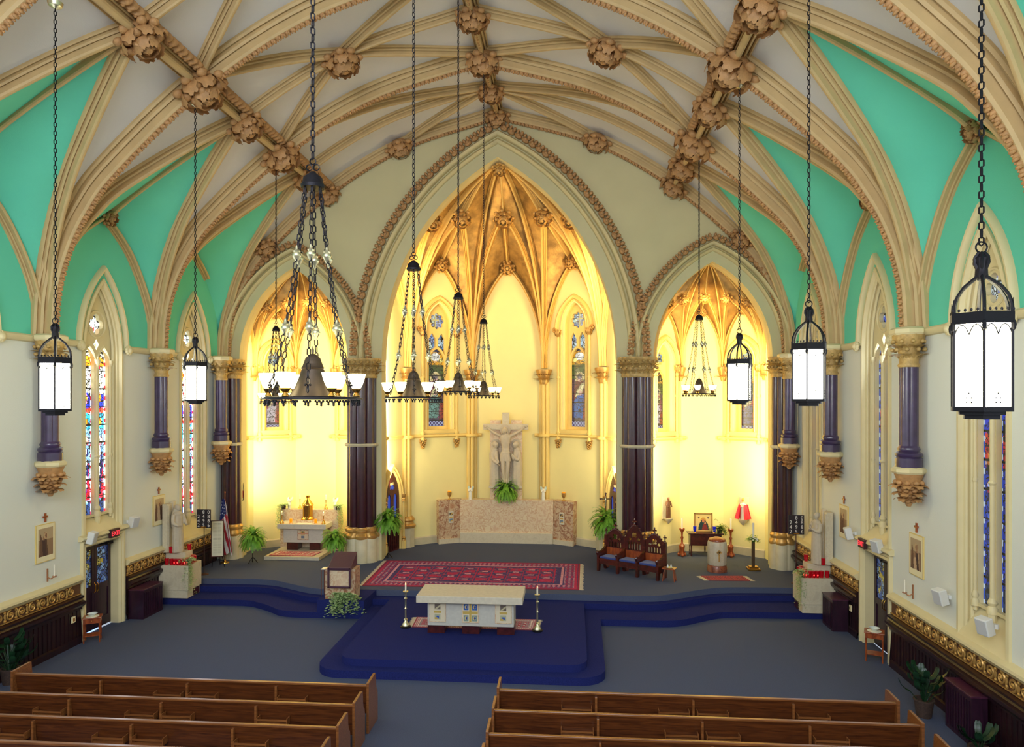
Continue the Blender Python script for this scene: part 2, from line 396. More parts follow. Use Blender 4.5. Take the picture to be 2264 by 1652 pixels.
# window and door positions on the side walls
WINS = [21.8, 17.4, 13.05, 8.6]
DOORY = 17.4
def wall_polys(ymin, ymax):
    outer = [(ymin, 0), (DOORY-.66, 0), (DOORY-.66, 2.3), (DOORY+.66, 2.3), (DOORY+.66, 0), (ymax, 0), (ymax, 11.2), (ymin, 11.2)]
    holes = []
    for y in WINS:
        zb = 2.62 if y == DOORY else 1.66
        holes.append([(y+a, z+7.25) for a, z in arch_arc(0.72, 1.85, 0, 10)]+[(y+.72, zb), (y-.72, zb)])
    return outer, holes
WALLMAT = bpy.data.materials.new('two_tone_wall_paint'); WALLMAT.use_nodes = True
def two_tone():
    nt = WALLMAT.node_tree; b = nt.nodes['Principled BSDF']; b.inputs['Roughness'].default_value = .8
    g = nt.nodes.new('ShaderNodeTexCoord'); s = nt.nodes.new('ShaderNodeSeparateXYZ'); nt.links.new(g.outputs['Object'], s.inputs[0])
    m = nt.nodes.new('ShaderNodeMath'); m.operation = 'GREATER_THAN'; m.inputs[1].default_value = 7.36; nt.links.new(s.outputs['Z'], m.inputs[0])
    x = nt.nodes.new('ShaderNodeMix'); x.data_type = 'RGBA'; x.inputs['A'].default_value = lin((222, 224, 212))+(1,); x.inputs['B'].default_value = lin((96, 204, 174))+(1,)
    nt.links.new(m.outputs[0], x.inputs['Factor']); nt.links.new(x.outputs['Result'], b.inputs['Base Color'])
    n = nt.nodes.new('ShaderNodeTexNoise'); n.inputs['Scale'].default_value = 60; bp = nt.nodes.new('ShaderNodeBump'); bp.inputs['Strength'].default_value = .15; bp.inputs['Distance'].default_value = .02
    nt.links.new(g.outputs['Object'], n.inputs['Vector']); nt.links.new(n.outputs['Fac'], bp.inputs['Height']); nt.links.new(bp.outputs[0], b.inputs['Normal'])
two_tone()
for sgn, side in ((-1, 'left'), (1, 'right')):
    outer, holes = wall_polys(YB, YW+.6); loops = [outer]+holes
    flat = [p for l in loops for p in l]
    tri = tessellate_polygon([[Vector((a, b, 0)) for a, b in l] for l in loops])
    mb = MB(); mb.add([(sgn*HW, a, b) for a, b in flat], tri)
    k = 0
    for li, l in enumerate(loops):     # the reveals of doors and windows
        n = len(l)
        for i in range(n):
            a, b = l[i], l[(i+1) % n]
            if li == 0 and not (abs(a[0]-DOORY) < .7 and abs(b[0]-DOORY) < .7): continue
            mb.add([(sgn*HW, a[0], a[1]), (sgn*HW, b[0], b[1]), (sgn*(HW+.55), b[0], b[1]), (sgn*(HW+.55), a[0], a[1])], [(0, 1, 2, 3)])
    tag(mb.build('wall_'+side, [WALLMAT], smooth=0), side+' side wall, pale below the string course and teal above', 'wall', kind='structure')
mb = MB(); mb.box((0, YB-.1, 8), (19.8, .2, 16.4)); tag(mb.build('wall_rear', [WALL], smooth=0), 'rear wall of the nave behind the gallery', 'wall', kind='structure')

# chancel wall with three pointed openings
SAX = 7.13; SAW = 1.93; SAH = 3.2; CAW = 4.0; CAH = 6.85; ZSP = 7.38
def opening(cx, w, h): return [(cx-w, .5)]+[(cx+x, z+ZSP) for x, z in arch_arc(w, h, 0, 16)]+[(cx+w, .5)]
inner = [(-x, z) for x, z in SV]+[(x, z) for x, z in SV[::-1]][1:]
poly = [(-HW, .5)]+opening(-SAX, SAW, SAH)+opening(0, CAW, CAH)+opening(SAX, SAW, SAH)+[(HW, .5)]+inner[::-1]
tri = tessellate_polygon([[Vector((x, z, 0)) for x, z in poly]])
mb = MB(); mb.add([(x, YW, z) for x, z in poly], tri)
def opening_reveal(mb, cx, w, h, y0, y1, m=0):
    L = opening(cx, w, h)
    for a, b in zip(L[:-1], L[1:]): mb.add([(a[0], y0, a[1]), (b[0], y0, b[1]), (b[0], y1, b[1]), (a[0], y1, a[1])], [(0, 1, 2, 3)], m)
for cx, w, h in ((-SAX, SAW, SAH), (0, CAW, CAH), (SAX, SAW, SAH)): opening_reveal(mb, cx, w, h, YW, YW+.55)
tag(mb.build('wall_chancel', [CHW], smooth=0), 'beige chancel wall pierced by three pointed arches', 'wall', kind='structure')

# archivolts: stepped mouldings around each opening and a crocketed hood
def archivolt(idx, cx, w, h, scale, label):
    root = thing('trim_%d' % idx, label, 'arch moulding', kind='structure')
    q = scale
    prof = [(-.015, .56), (-.015, .25), (.03, .19), (.08, .17), (.11, .22), (.10, .28), (.16, .27), (.18, .12), (.22, .05), (.28, .04), (.32, .09), (.31, .16), (.38, .18), (.43, .15), (.42, .0), (.46, -.09), (.53, -.13), (.59, -.09), (.60, .03), (.66, .04), (.67, -.10), (.72, -.19), (.79, -.21), (.85, -.14), (.86, 0.0)]
    mb = MB(); rows = []
    for r, d in prof:
        arc = arch_arc(w, h, r*q, 20)
        rows.append([(cx+x, YW+d*1.0, ZSP+z) for x, z in arc])
    n = len(rows[0]); vs = [p for row in rows for p in row]
    fs = [(j*n+i, j*n+i+1, (j+1)*n+i+1, (j+1)*n+i) for j in range(len(rows)-1) for i in range(n-1)]
    mb.add(vs, fs); mb.build('arch_moulding', ARCHM, root, smooth=50)
    def bead(r, d, sp, s, name, mt, crock=False):
        arc = arch_arc(w, h, r, 60); P = [Vector((cx+x, YW+d, ZSP+z)) for x, z in arc]; acc = 0; b = MB(); c0 = Vector((cx, YW+d, ZSP))
        for i in range(1, len(P)):
            seg = P[i]-P[i-1]; acc += seg.length
            while acc > sp:
                acc -= sp; p = P[i]-seg.normalized()*acc; t = seg.normalized(); o = Vector((-t.z, 0, t.x))
                if o.dot(p-c0) < 0: o = -o
                R = Matrix((( t.x, 0, o.x), (0, 1, 0), (t.z, 0, o.z)))
                if crock:
                    b.ell(p, (s*.85, s*.55, s*.5), nu=7, nv=5, R=R)
                    b.ell(p+o*s*.8+t*s*.42, (s*.42, s*.5, s*.5), nu=6, nv=4, R=R); b.ell(p+o*s*.75-t*s*.45, (s*.34, s*.42, s*.5), nu=6, nv=4, R=R)
                    b.ell(p+o*s*.15-Vector((0, s*.5, 0)), (s*.35, s*.3, s*.3), nu=6, nv=4, R=R)
                else: b.ell(p, (s*.5, s*.4, s*.6), nu=6, nv=4, R=R)
        b.build(name, mt, root, smooth=60)
    bead(.99*q, -.10, .27*q+.03, .175*q+.01, 'crocket_band', BOSS, True)
    bead(.385*q, .14, .13, .075*q+.015, 'leaf_beading', BOSS)
archivolt(1, 0, CAW, CAH, 0.92, 'great central chancel arch with stepped moulding and crocketed hood')
archivolt(2, -SAX, SAW, SAH, 0.72, 'left side chapel arch with stepped moulding and crocketed hood')
archivolt(3, SAX, SAW, SAH, 0.72, 'right side chapel arch with stepped moulding and crocketed hood')

# ---------------------------------------------------------------- nave vault
ceil = thing('ceiling', 'ribbed nave vault with white and teal plaster cells', 'ceiling', kind='structure')
mbW = MB(); K = [p for p in SV if p[0] <= 6.001]; KB = [(x, z) for x, z in SV if x >= 5.999]
sec = [(-x, z) for x, z in SV if x <= 6.001]+[(x, z) for x, z in SV[::-1] if x <= 6.001][1:]
ys = [YB]+sorted(MAINS)
for y0, y1 in zip(ys[:-1], ys[1:]):
    mbW.add([(x, y0, z) for x, z in sec]+[(x, y1, z) for x, z in sec], [(i, i+1, len(sec)+i+1, len(sec)+i) for i in range(len(sec)-1)])
mbW.build('white_crown_cell', VWHITE, ceil, smooth=40)
def diag(y0, ym, s):
    return [(s*x, y0+(ym-y0)*(9.7-x)/3.7, z) for x, z in KB]
def resamp(L, n):
    L = np.array(L, float); d = np.r_[0, np.cumsum(np.linalg.norm(np.diff(L, axis=0), axis=1))]; t = np.linspace(0, d[-1], n)
    return [tuple(np.interp(t, d, L[:, k]) for k in range(3)) for _ in (0,)][0] if False else [tuple(float(np.interp(q, d, L[:, k])) for k in range(3)) for q in t]
halves = []
for i in range(len(MAINS)-1):
    halves += [(MAINS[i], MIDS[i]), (MAINS[i+1], MIDS[i])]
mbw = MB(); mbt = MB()
for s in (-1, 1):
    for y0, ym in halves:
        A = [(s*x, y0, z) for x, z in KB]; B = diag(y0, ym, s); n = len(A)
        mbw.add(A+B, [(k, k+1, n+k+1, n+k) for k in range(n-1)])
        sc_ = abs(ym-y0)/2.05; dr = 1 if ym > y0 else -1
        Wl = resamp([(s*9.7, y0+dr*a*sc_, z) for a, z in WRP], 16); D = resamp(B, 16)
        g = []
        for a, b in zip(Wl, D):
            for q in np.linspace(0, 1, 7): g.append(tuple(np.array(a)*(1-q)+np.array(b)*q))
        mbt.add(g, [(r*7+c, r*7+c+1, (r+1)*7+c+1, (r+1)*7+c) for r in range(15) for c in range(6)])
mbw.build('white_haunch_cell', VWHITE, ceil, smooth=40); mbt.build('teal_lunette_cell', TEAL, ceil, smooth=40)
mb = MB()   # plain vault over the rear of the nave
for s in (-1, 1):
    mb.add([(s*x, YB, z) for x, z in KB]+[(s*x, 2.0, z) for x, z in KB], [(i, i+1, len(KB)+i+1, len(KB)+i) for i in range(len(KB)-1)])
mb.build('rear_haunch_cell', VWHITE, ceil, smooth=40)

RL = [(-.17, -.04), (-.175, .04), (-.155, .075), (-.13, .06), (-.122, .03), (-.108, .05), (-.112, .11), (-.09, .145), (-.068, .12), (-.06, .09), (-.048, .12), (-.055, .2), (-.058, .25), (-.035, .285), (0, .295)]
RP = RL+[(-x, z) for x, z in RL[:-1][::-1]]
def rprof(w, d): return [(a*w, b*d) for a, b in RP]
TN = [3]
def rib(label, path, w=1.0, d=1.0, downfn=vdown, drop=0, bead=False, parent=None, m=None):
    P, S, D = frames(path, downfn)
    mb = MB(); mb.sweep(P, rprof(w, d), S, D)
    if parent: root = parent
    else:
        TN[0] += 1; root = thing('trim_%d' % TN[0], label, 'vault rib', kind='structure')
    mb.build('rib_moulding', m or RIB, root, smooth=35)
    if bead:
        b = MB(); acc = 0; k = 0
        for i in range(1, len(P)):
            seg = P[i]-P[i-1]; acc += seg.length
            while acc > .13:
                acc -= .13; p = P[i]-seg.normalized()*acc+D[i]*(.28*d); t = seg.normalized()
                R = Matrix((t, S[i], D[i])).transposed()
                b.ell(p, (.068, .05, .075), nu=7, nv=5, R=R); b.ell(p+D[i]*.055+t*.04, (.04, .07, .045), nu=6, nv=4, R=R); b.ell(p+D[i]*.045-t*.03+S[i]*.03, (.03, .035, .04), nu=5, nv=4, R=R); k += 1
        b.build('leaf_frieze', BOSS, root, smooth=60)
    return root
fullsec = [(-x, z) for x, z in SV]+[(x, z) for x, z in SV[::-1]][1:]
def ordinal(i): return ('first', 'second', 'third', 'fourth', 'fifth')[i]
for i, y in enumerate(MAINS[1:4]):
    rib('heavy transverse rib with leaf frieze, %s counted from the chancel wall' % ordinal(i), [(x, y, z) for x, z in fullsec], 1.45, 1.35, bead=True)
rib('moulded wall rib framing the top of the chancel wall', [(x, YW-.1, z-.02) for x, z in fullsec], 1.1, 1.0, bead=True)
# longitudinal beams: moulding beside a twisted leaf rope
for s, nm in ((-1, 'left'), (1, 'right')):
    root = rib('%s longitudinal purlin rib with moulding and twisted leaf rope' % nm, [(s*6.0, y, 13.3) for y in np.linspace(5, YW, 30)], 1.25, 1.3, downfn=lambda p: Vector((-.62*(1 if p.x > 0 else -1), 0, -1)))
    mb = MB(); y = 5.0; d = Vector((-.62*s, 0, -1)).normalized(); sd = Vector((-s, 0, .62)).normalized()
    while y < YW:
        c = Vector((s*6.0, y, 13.3))+sd*.27+d*.13
        R = Matrix.Rotation(.7*s, 3, d)
        mb.ell(c, (.16, .062, .14), nu=9, nv=7, R=R); mb.ell(c+d*.09-sd*.06, (.05, .045, .05), nu=6, nv=5, R=R); y += .19
    mb.build('twisted_leaf_rope', BOSS, root, smooth=60)
rr = rib('ridge rib running along the crown of the vault', [(0, y, 15.83) for y in np.linspace(5, YW, 30)], 1.15, 1.1, downfn=lambda p: Vector((0, 0, -1)))
mb = MB(); y = 5.0
while y < YW: mb.ell((0, y, 15.83-.325), (.032, .045, .03), nu=6, nv=4); y += .14
mb.build('leaf_beading', BOSS, rr, smooth=60)
bayname = ['first bay by the altar', 'second bay', 'third bay', 'fourth bay']
for bi in range(4):
    ym = MIDS[bi]; y0, y1 = MAINS[bi], MAINS[bi+1]
    for s, nm in ((-1, 'left'), (1, 'right')):
        TN[0] += 1
        star = thing('trim_%d' % TN[0], 'star of branching vault ribs on the %s side of the %s' % (nm, bayname[bi]), 'vault ribs', kind='structure')
        def flat(a, b):
            L = []
            for t in np.linspace(0, 1, 15):
                x = a[0]+(b[0]-a[0])*t; L.append((s*x, a[1]+(b[1]-a[1])*t, zv(x)))
            rib('', L, .82, .8, parent=star)
        if bi == 0:
            flat((0, ym), (6, y1)); flat((0, ym), (6, ym)); flat((0, ym), (3.35, YW))
        else:
            for q in ((0, y0), (0, ym), (0, y1), (6, y0), (6, ym), (6, y1)): flat((3.35, ym), q)
        for yy in ((y1,) if bi == 0 else (y0, y1)):
            D = diag(yy, ym, s); D[-1] = (s*6, ym, 13.3)
            rib('', D, .95, .95, parent=star)
        if bi == 0: rib('', diag(y0, ym, s), .8, .8, parent=star)
        rib('', [(s*(9.7-3.7*t), ym, 10.8+2.5*(t**.85)) for t in np.linspace(0, 1, 12)], .85, .8, downfn=lambda p: Vector((-.25*(1 if p.x > 0 else -1), 0, -1)), parent=star)
        for yy, dr in ((y0, -1), (y1, 1)):
            q = abs(ym-yy)/2.05
            Wp = [(s*9.7, yy+dr*a*q, z) for a, z in WRP]
            if bi == 0 and dr == -1: Wp = [p for p in Wp if p[2] > 10.0]
            rib('', Wp, .62, .62, downfn=lambda p: Vector((-1 if p.x > 0 else 1, 0, 0)), parent=star)

# carved bosses
def boss_mesh(R, seed, up=0.5):
    r = random.Random(seed); mb = MB()
    mb.ell((0, 0, .1*R), (.62*R, .62*R, .42*R), nu=12, nv=8)
    for tier, (n, rad, L, Wd, h, cu) in enumerate(((8, .46, .62, .30, .06, .95), (7, .26, .56, .27, .26, 1.05), (5, .08, .42, .2, .42, 1.2))):
        for i in range(n):
            a = 2*PI*(i+.5*tier)/n+r.uniform(-.12, .12); o = Vector((math.cos(a), math.sin(a), .15+.25*tier))
            leaf(mb, (math.cos(a)*rad*R, math.sin(a)*rad*R, h*R), o, (-.2*math.cos(a), -.2*math.sin(a), 1), L*R*1.25, Wd*R*1.25, cu*.8)
            t = Vector((math.cos(a), math.sin(a), 0))*(rad+L*.78)*R
            mb.ell((t.x*.86, t.y*.86, (h+.12)*R), (.2*R, .2*R, .13*R), nu=7, nv=5)
    mb.ell((0, 0, .55*R), (.16*R, .16*R, .16*R), nu=8, nv=6)
    return mb
boss0 = boss_mesh(.46, 3).build('vault_boss', BOSS, smooth=70); boss_me = [boss0.data]
boss1 = boss_mesh(.46, 9).build('vault_boss', BOSS, smooth=70); boss_me.append(boss1.data); bpy.data.objects.remove(boss1)
used = [False]
def boss(x, y, z, normal, label, size=1.0, group='carved leaf bosses on the nave vault'):
    if not used[0]: o = boss0; used[0] = True
    else: o = boss0.copy(); COL.objects.link(o); o.data = boss_me[rnd.randint(0, 1)]
    o.location = (x, y, z); o.rotation_euler = (Vector(normal).to_track_quat('Z', 'Y').to_matrix() @ Matrix.Rotation(rnd.uniform(0, 6), 3, 'Z')).to_euler(); o.scale = (size*1.12,)*3
    if 'gilded' in group: o.material_slots[0].link = 'OBJECT'; o.material_slots[0].material = BGOLD
    tag(o, label, 'carved boss', group); return o
nodesY = [(23.55, 'at the chancel wall'), (21.65, 'in the bay nearest the altar'), (19.6, 'on the first heavy cross rib'), (17.4, 'mid second bay'), (15.2, 'on the second heavy cross rib'), (13.0, 'mid third bay')]
for y, t in nodesY:
    big = 1.15 if 'heavy' in t else .95
    if y > 14.5: boss(0, y, 15.62, (0, 0, -1), 'carved leaf boss on the vault ridge, '+t, big)
    for s, nm in ((-1, 'left'), (1, 'right')):
        boss(s*5.9, y, 13.1, (-.62*s, 0, -1), 'carved leaf boss on the %s long beam, %s' % (nm, t), big*1.08)
for y, t in ((23.5, 'on the chancel wall rib'), (17.4, 'at the second bay rib star'), (13.0, 'at the star of ribs in the third bay')):
    for s, nm in ((-1, 'left'), (1, 'right')):
        if y < 14: continue
        boss(s*3.35, y, 14.68, (-.3*s, 0, -1), 'carved leaf boss between ridge and %s beam, %s' % (nm, t), 1.05)
for s, nm in ((-1, 'left'), (1, 'right')):
    boss(s*8.05, 23.5, 11.32, (-.8*s, -.2, -1), 'carved leaf boss low on the %s slope of the chancel rib' % nm, .85)
    boss(s*9.55, 23.5, 10.1, (-1*s, -.8, -.3), 'small carved corner boss between %s wall and chancel wall' % nm, .42)
    boss(s*9.55, 17.4, 10.75, (-s, 0, -.3), 'small carved boss at the peak of the %s wall rib, second bay' % nm, .5)
    if s > 0: boss(s*9.55, 13.0, 10.75, (-s, 0, -.3), 'small carved boss at the peak of the right wall rib, third bay', .5)

# string course on the side walls, with gaps at the window hoods
for s, nm in ((-1, 'left'), (1, 'right')):
    TN[0] += 1; root = thing('trim_%d' % TN[0], 'cream string course along the %s wall between pale and teal paint' % nm, 'string course', kind='structure')
    spans = []; prev = 2.0
    for y in sorted(WINS): spans.append((prev, y-1.0)); prev = y+1.0
    spans.append((prev, YW)); mb = MB()
    for a, b in spans:
        mb.sweep([(s*HW, a, ZS), (s*HW, b, ZS)], [(-.09, 0), (-.07, .06), (-.02, .1), (.04, .12), (.08, .07), (.09, 0)], [(0, 0, 1)]*2, [(-s, 0, 0)]*2, cap=True)
    mb.build('string_moulding', STONE, root, smooth=30)
# ================================================================ APSES
def bend(p0, p1, th=72, n=14):
    p0, p1 = np.array(p0, float), np.array(p1, float); T = math.radians(th); L = []
    for i in range(n+1):
        a = T*i/n; h = (1-math.cos(a))/(1-math.cos(T)); v = math.sin(a)/math.sin(T)
        L.append((p0[0]+(p1[0]-p0[0])*h, p0[1]+(p1[1]-p0[1])*h, p0[2]+(p1[2]-p0[2])*v))
    return L
def facet_wall(mb, a, b, ztop, hole=None):
    a, b = Vector((a[0], a[1], 0)), Vector((b[0], b[1], 0)); L = (b-a).length; t = (b-a)/L
    loops = [[(0, .4), (L, .4), (L, ztop), (0, ztop)]]
    if hole: loops.append(hole)
    flat = [p for l in loops for p in l]
    tri = tessellate_polygon([[Vector((x, z, 0)) for x, z in l] for l in loops])
    P = lambda x, z: tuple(a+t*x+Vector((0, 0, z)))
    mb.add([P(x, z) for x, z in flat], tri)
    if hole:
        nrm = Vector((-t.y, t.x, 0)); n = len(hole)
        for i in range(n):
            p, q = hole[i], hole[(i+1) % n]; A, B = Vector(P(*p)), Vector(P(*q)); mb.add([A, B, B+nrm*.4, A+nrm*.4], [(0, 1, 2, 3)])
WN = [8]
def glass_figure(w, h, seed, robe, robe2, px=.02, lead=.012):
    nx, ny = int(w/px), int(h/px); c = canvas(nx, ny, (60, 40, 60))
    a = w/h
    prect(c, 0, 1, .0, 1, (40, 44, 70)); prect(c, .12, .88, .12, .8, (70, 50, 66))
    prect(c, .12, .88, .62, .8, (62, 84, 40)); prect(c, .1, .9, .8, .96, (214, 150, 30)); pell(c, .5, .9, .2, .05, (235, 235, 225)); pell(c, .28, .86, .1, .025, (240, 220, 120)); pell(c, .72, .86, .1, .025, (240, 220, 120))
    pell(c, .5, .64, .22, .22*a, (236, 220, 170)); pell(c, .5, .64, .2, .2*a, (200, 180, 120))
    ppoly(c, [(.22, .14), (.8, .14), (.76, .5), (.66, .6), (.34, .6), (.24, .48)], robe)
    ppoly(c, [(.24, .14), (.62, .14), (.7, .44), (.4, .42), (.22, .34)], robe2)
    ppoly(c, [(.3, .4), (.62, .46), (.7, .56), (.6, .57), (.36, .48)], (214, 206, 150)); ppoly(c, [(.66, .12), (.86, .12), (.84, .32), (.7, .34)], (150, 50, 44))
    pell(c, .5, .63, .1, .13*a, (214, 170, 150)); pell(c, .5, .655, .12, .1*a, (120, 110, 120)); pell(c, .52, .45, .07, .03, (214, 170, 150))
    c = leaded(c, w, h, .13, seed, .3, lead*.7, .85)
    u, v = UV(c); bx = (u < .1) | (u > .9); sq = ((v*h/.09).astype(int) % 2) == 0
    c[bx & sq] = lin((130, 200, 200)); c[bx & ~sq] = lin((70, 26, 36)); low = v < .1; ck = (((u*w/.07).astype(int)+(v*h/.07).astype(int)) % 2) == 0
    c[low & ck] = lin((150, 160, 190)); c[low & ~ck] = lin((60, 44, 90)); c[(np.abs(u-.1) < .012) | (np.abs(u-.9) < .012)] = .004
    for k in range(1, 9): c[np.abs(v-k/9) < .004] = .004
    return c
def glass_orn(nx, ny, w, h, seed, cols, cell=.09):
    rg = random.Random(seed); c = canvas(nx, ny, cols[0])
    for k in range(60): pell(c, rg.random(), rg.random(), .16, .12, rg.choice(cols))
    return leaded(c, w, h, cell, seed, .3, .012, .3)

def tracery_plate(mb, outer, holes, y0, y1):
    loops = [outer]+holes; flat = [p for l in loops for p in l]; tri = tessellate_polygon([[Vector((x, z, 0)) for x, z in l] for l in loops])
    mb.add([(x, y0, z) for x, z in flat], tri)
    for l in loops:
        n = len(l)
        for i in range(n):
            a, b = l[i], l[(i+1) % n]; mb.add([(a[0], y0, a[1]), (b[0], y0, b[1]), (b[0], y1, b[1]), (a[0], y1, a[1])], [(0, 1, 2, 3)])
def foil(cx, cz, r, n, k=8, rot=0):
    L = []; sn = math.sin(PI/n)*1.12; d = r/(1+sn); rr = d*sn; q = d*math.cos(PI/n)+math.sqrt(rr*rr-(d*math.sin(PI/n))**2); ph = math.atan2(q*math.sin(PI/n), q*math.cos(PI/n)-d)
    for i in range(n):
        a = rot+2*PI*i/n
        for j in range(k): w_ = a-ph*.99+2*ph*.99*j/(k-1); L.append((cx+d*math.cos(a)+rr*math.cos(w_), cz+d*math.sin(a)+rr*math.sin(w_)))
    return L
def lancet(cx, w, z0, zs, h, n=6): return [(cx-w, z0)]+[(cx+x, zs+z) for x, z in arch_arc(w, h, 0, n)]+[(cx+w, z0)]

def apse_window(loc, rotz, label, zb, ztop_light, zros, zapex, w, seed, robe, robe2, lights=True, foils=8):
    WN[0] += 1; root = thing('window_%d' % WN[0], label, 'stained glass window', (loc[0], loc[1], 0), rotz, kind='structure')
    zs = zapex-w*1.75; mb = MB()
    holes = [lancet(0, w*.66, zb+.12, ztop_light-w*1.0, w*1.0), foil(0, zros, w*.6, foils, rot=PI/2)]
    if lights:
        zz = ztop_light
        for s in (-1, 1): holes.append([(s*w*.1, zz+.08), (s*w*.4, zz-.03), (s*w*.64, zz-.24), (s*w*.66, zz+.38), (s*w*.39, zz+.62), (s*w*.1, zz+.38)])
    outer = [(-w, zb)]+[(x, z+zs) for x, z in arch_arc(w, zapex-zs, 0, 12)]+[(w, zb)]
    tracery_plate(mb, outer, holes, .22, .34)
    mb.build('tracery', APTRIM, root, smooth=0)
    mb = MB(); arc = lambda r: [(-(w+r), zb)]+[(x, z+zs) for x, z in arch_arc(w, zapex-zs, r, 12)]+[((w+r), zb)]
    rows = [[(x, d, z) for x, z in arc(r)] for r, d in ((-.03, .3), (-.02, .12), (.03, .08), (.05, .0), (.1, -.04), (.14, .0))]; n = len(rows[0])
    mb.add([p for r in rows for p in r], [(j*n+i, j*n+i+1, (j+1)*n+i+1, (j+1)*n+i) for j in range(5) for i in range(n-1)])
    mb.box((0, .1, zb-.06), (2*w+.34, .34, .14)); mb.build('window_frame', APTRIM, root, smooth=40)
    mb = MB()
    hz = zs-.15; arcs = [[(x, d, z+zs-.1) for x, z in arch_arc(w, zapex-zs, r, 12)] for r, d in ((.22, 0), (.23, -.1), (.3, -.13), (.36, -.08), (.37, 0))]; n = len(arcs[0])
    mb.add([p for r in arcs for p in r], [(j*n+i, j*n+i+1, (j+1)*n+i+1, (j+1)*n+i) for j in range(4) for i in range(n-1)])
    for s in (-1, 1):
        mb.tube([(s*(w+.2), -.05, zb-.35), (s*(w+.2), -.05, zs-.35)], .055, 8); mb.lathe([(.09, 0), (.06, .1), (.06, .2), (.09, .25), (.09, .3)], 10, (s*(w+.2), -.05, zb-.38)); mb.lathe([(.085, 0), (.085, .06)], 10, (s*(w+.2), -.05, (zb+zs)/2))
    mb.build('hood_and_shafts', APTRIM, root, smooth=50)
    mb = MB()
    for s in (-1, 1):
        mb.lathe([(.06, 0), (.1, .1), (.13, .22), (.15, .27)], 10, (s*(w+.2), -.05, zs-.4))
        for k in range(6): leaf(mb, (s*(w+.2)+.06*math.cos(k), -.05+.06*math.sin(k), zs-.38), (math.cos(k), math.sin(k), .8), (0, 0, 1), .24, .1, .5)
        for k in range(7): mb.ell((s*(w+.34)+.06*math.cos(k), -.08, zs-.12+.06*math.sin(k)), (.06, .07, .06), nu=6, nv=4)
    if lights:
        for s in (-1, 1):
            for k in range(26): h_ = k/26; mb.ell((s*(w+.2)+(.13-.1*h_)*math.cos(k*2.4), -.06+(.1-.06*h_)*math.sin(k*2.4), zb-.38-.32*h_), (.042, .042, .036), nu=6, nv=4)
    mb.build('carved_capital', GOLD, root, smooth=60)
    c = glass_figure(2*w, ztop_light-zb, seed, robe, robe2)
    g = paint_mesh('figure_glass', c, lambda u, v: (-w+2*w*u, .36, zb+(ztop_light-zb)*v), GLASS_A, root)
    c2 = glass_orn(int(2*w/.02), int((zapex-ztop_light+.3)/.02), 2*w, zapex-ztop_light+.3, seed+1, [(130, 150, 190), (170, 200, 215), (90, 130, 170), (190, 210, 190)], .1)
    u, v = UV(c2); zz = ztop_light-.3+(zapex-ztop_light+.3)*v; xx = -w+2*w*u
    c2[(np.abs(xx) < .025) & (np.abs(zz-zros) < .24)] = lin((190, 180, 110)); c2[(np.abs(zz-zros-.06) < .025) & (np.abs(xx) < .16)] = lin((190, 180, 110))
    paint_mesh('upper_glass', c2, lambda u, v: (-w+2*w*u, .37, ztop_light-.3+(zapex-ztop_light+.3)*v), GLASS_A, root)
    mb = MB(); mb.box((0, .42, (zb+zapex)/2), (2*w+.1, .04, zapex-zb)); mb.build('outer_backing', IRON, root, smooth=0)
    return root

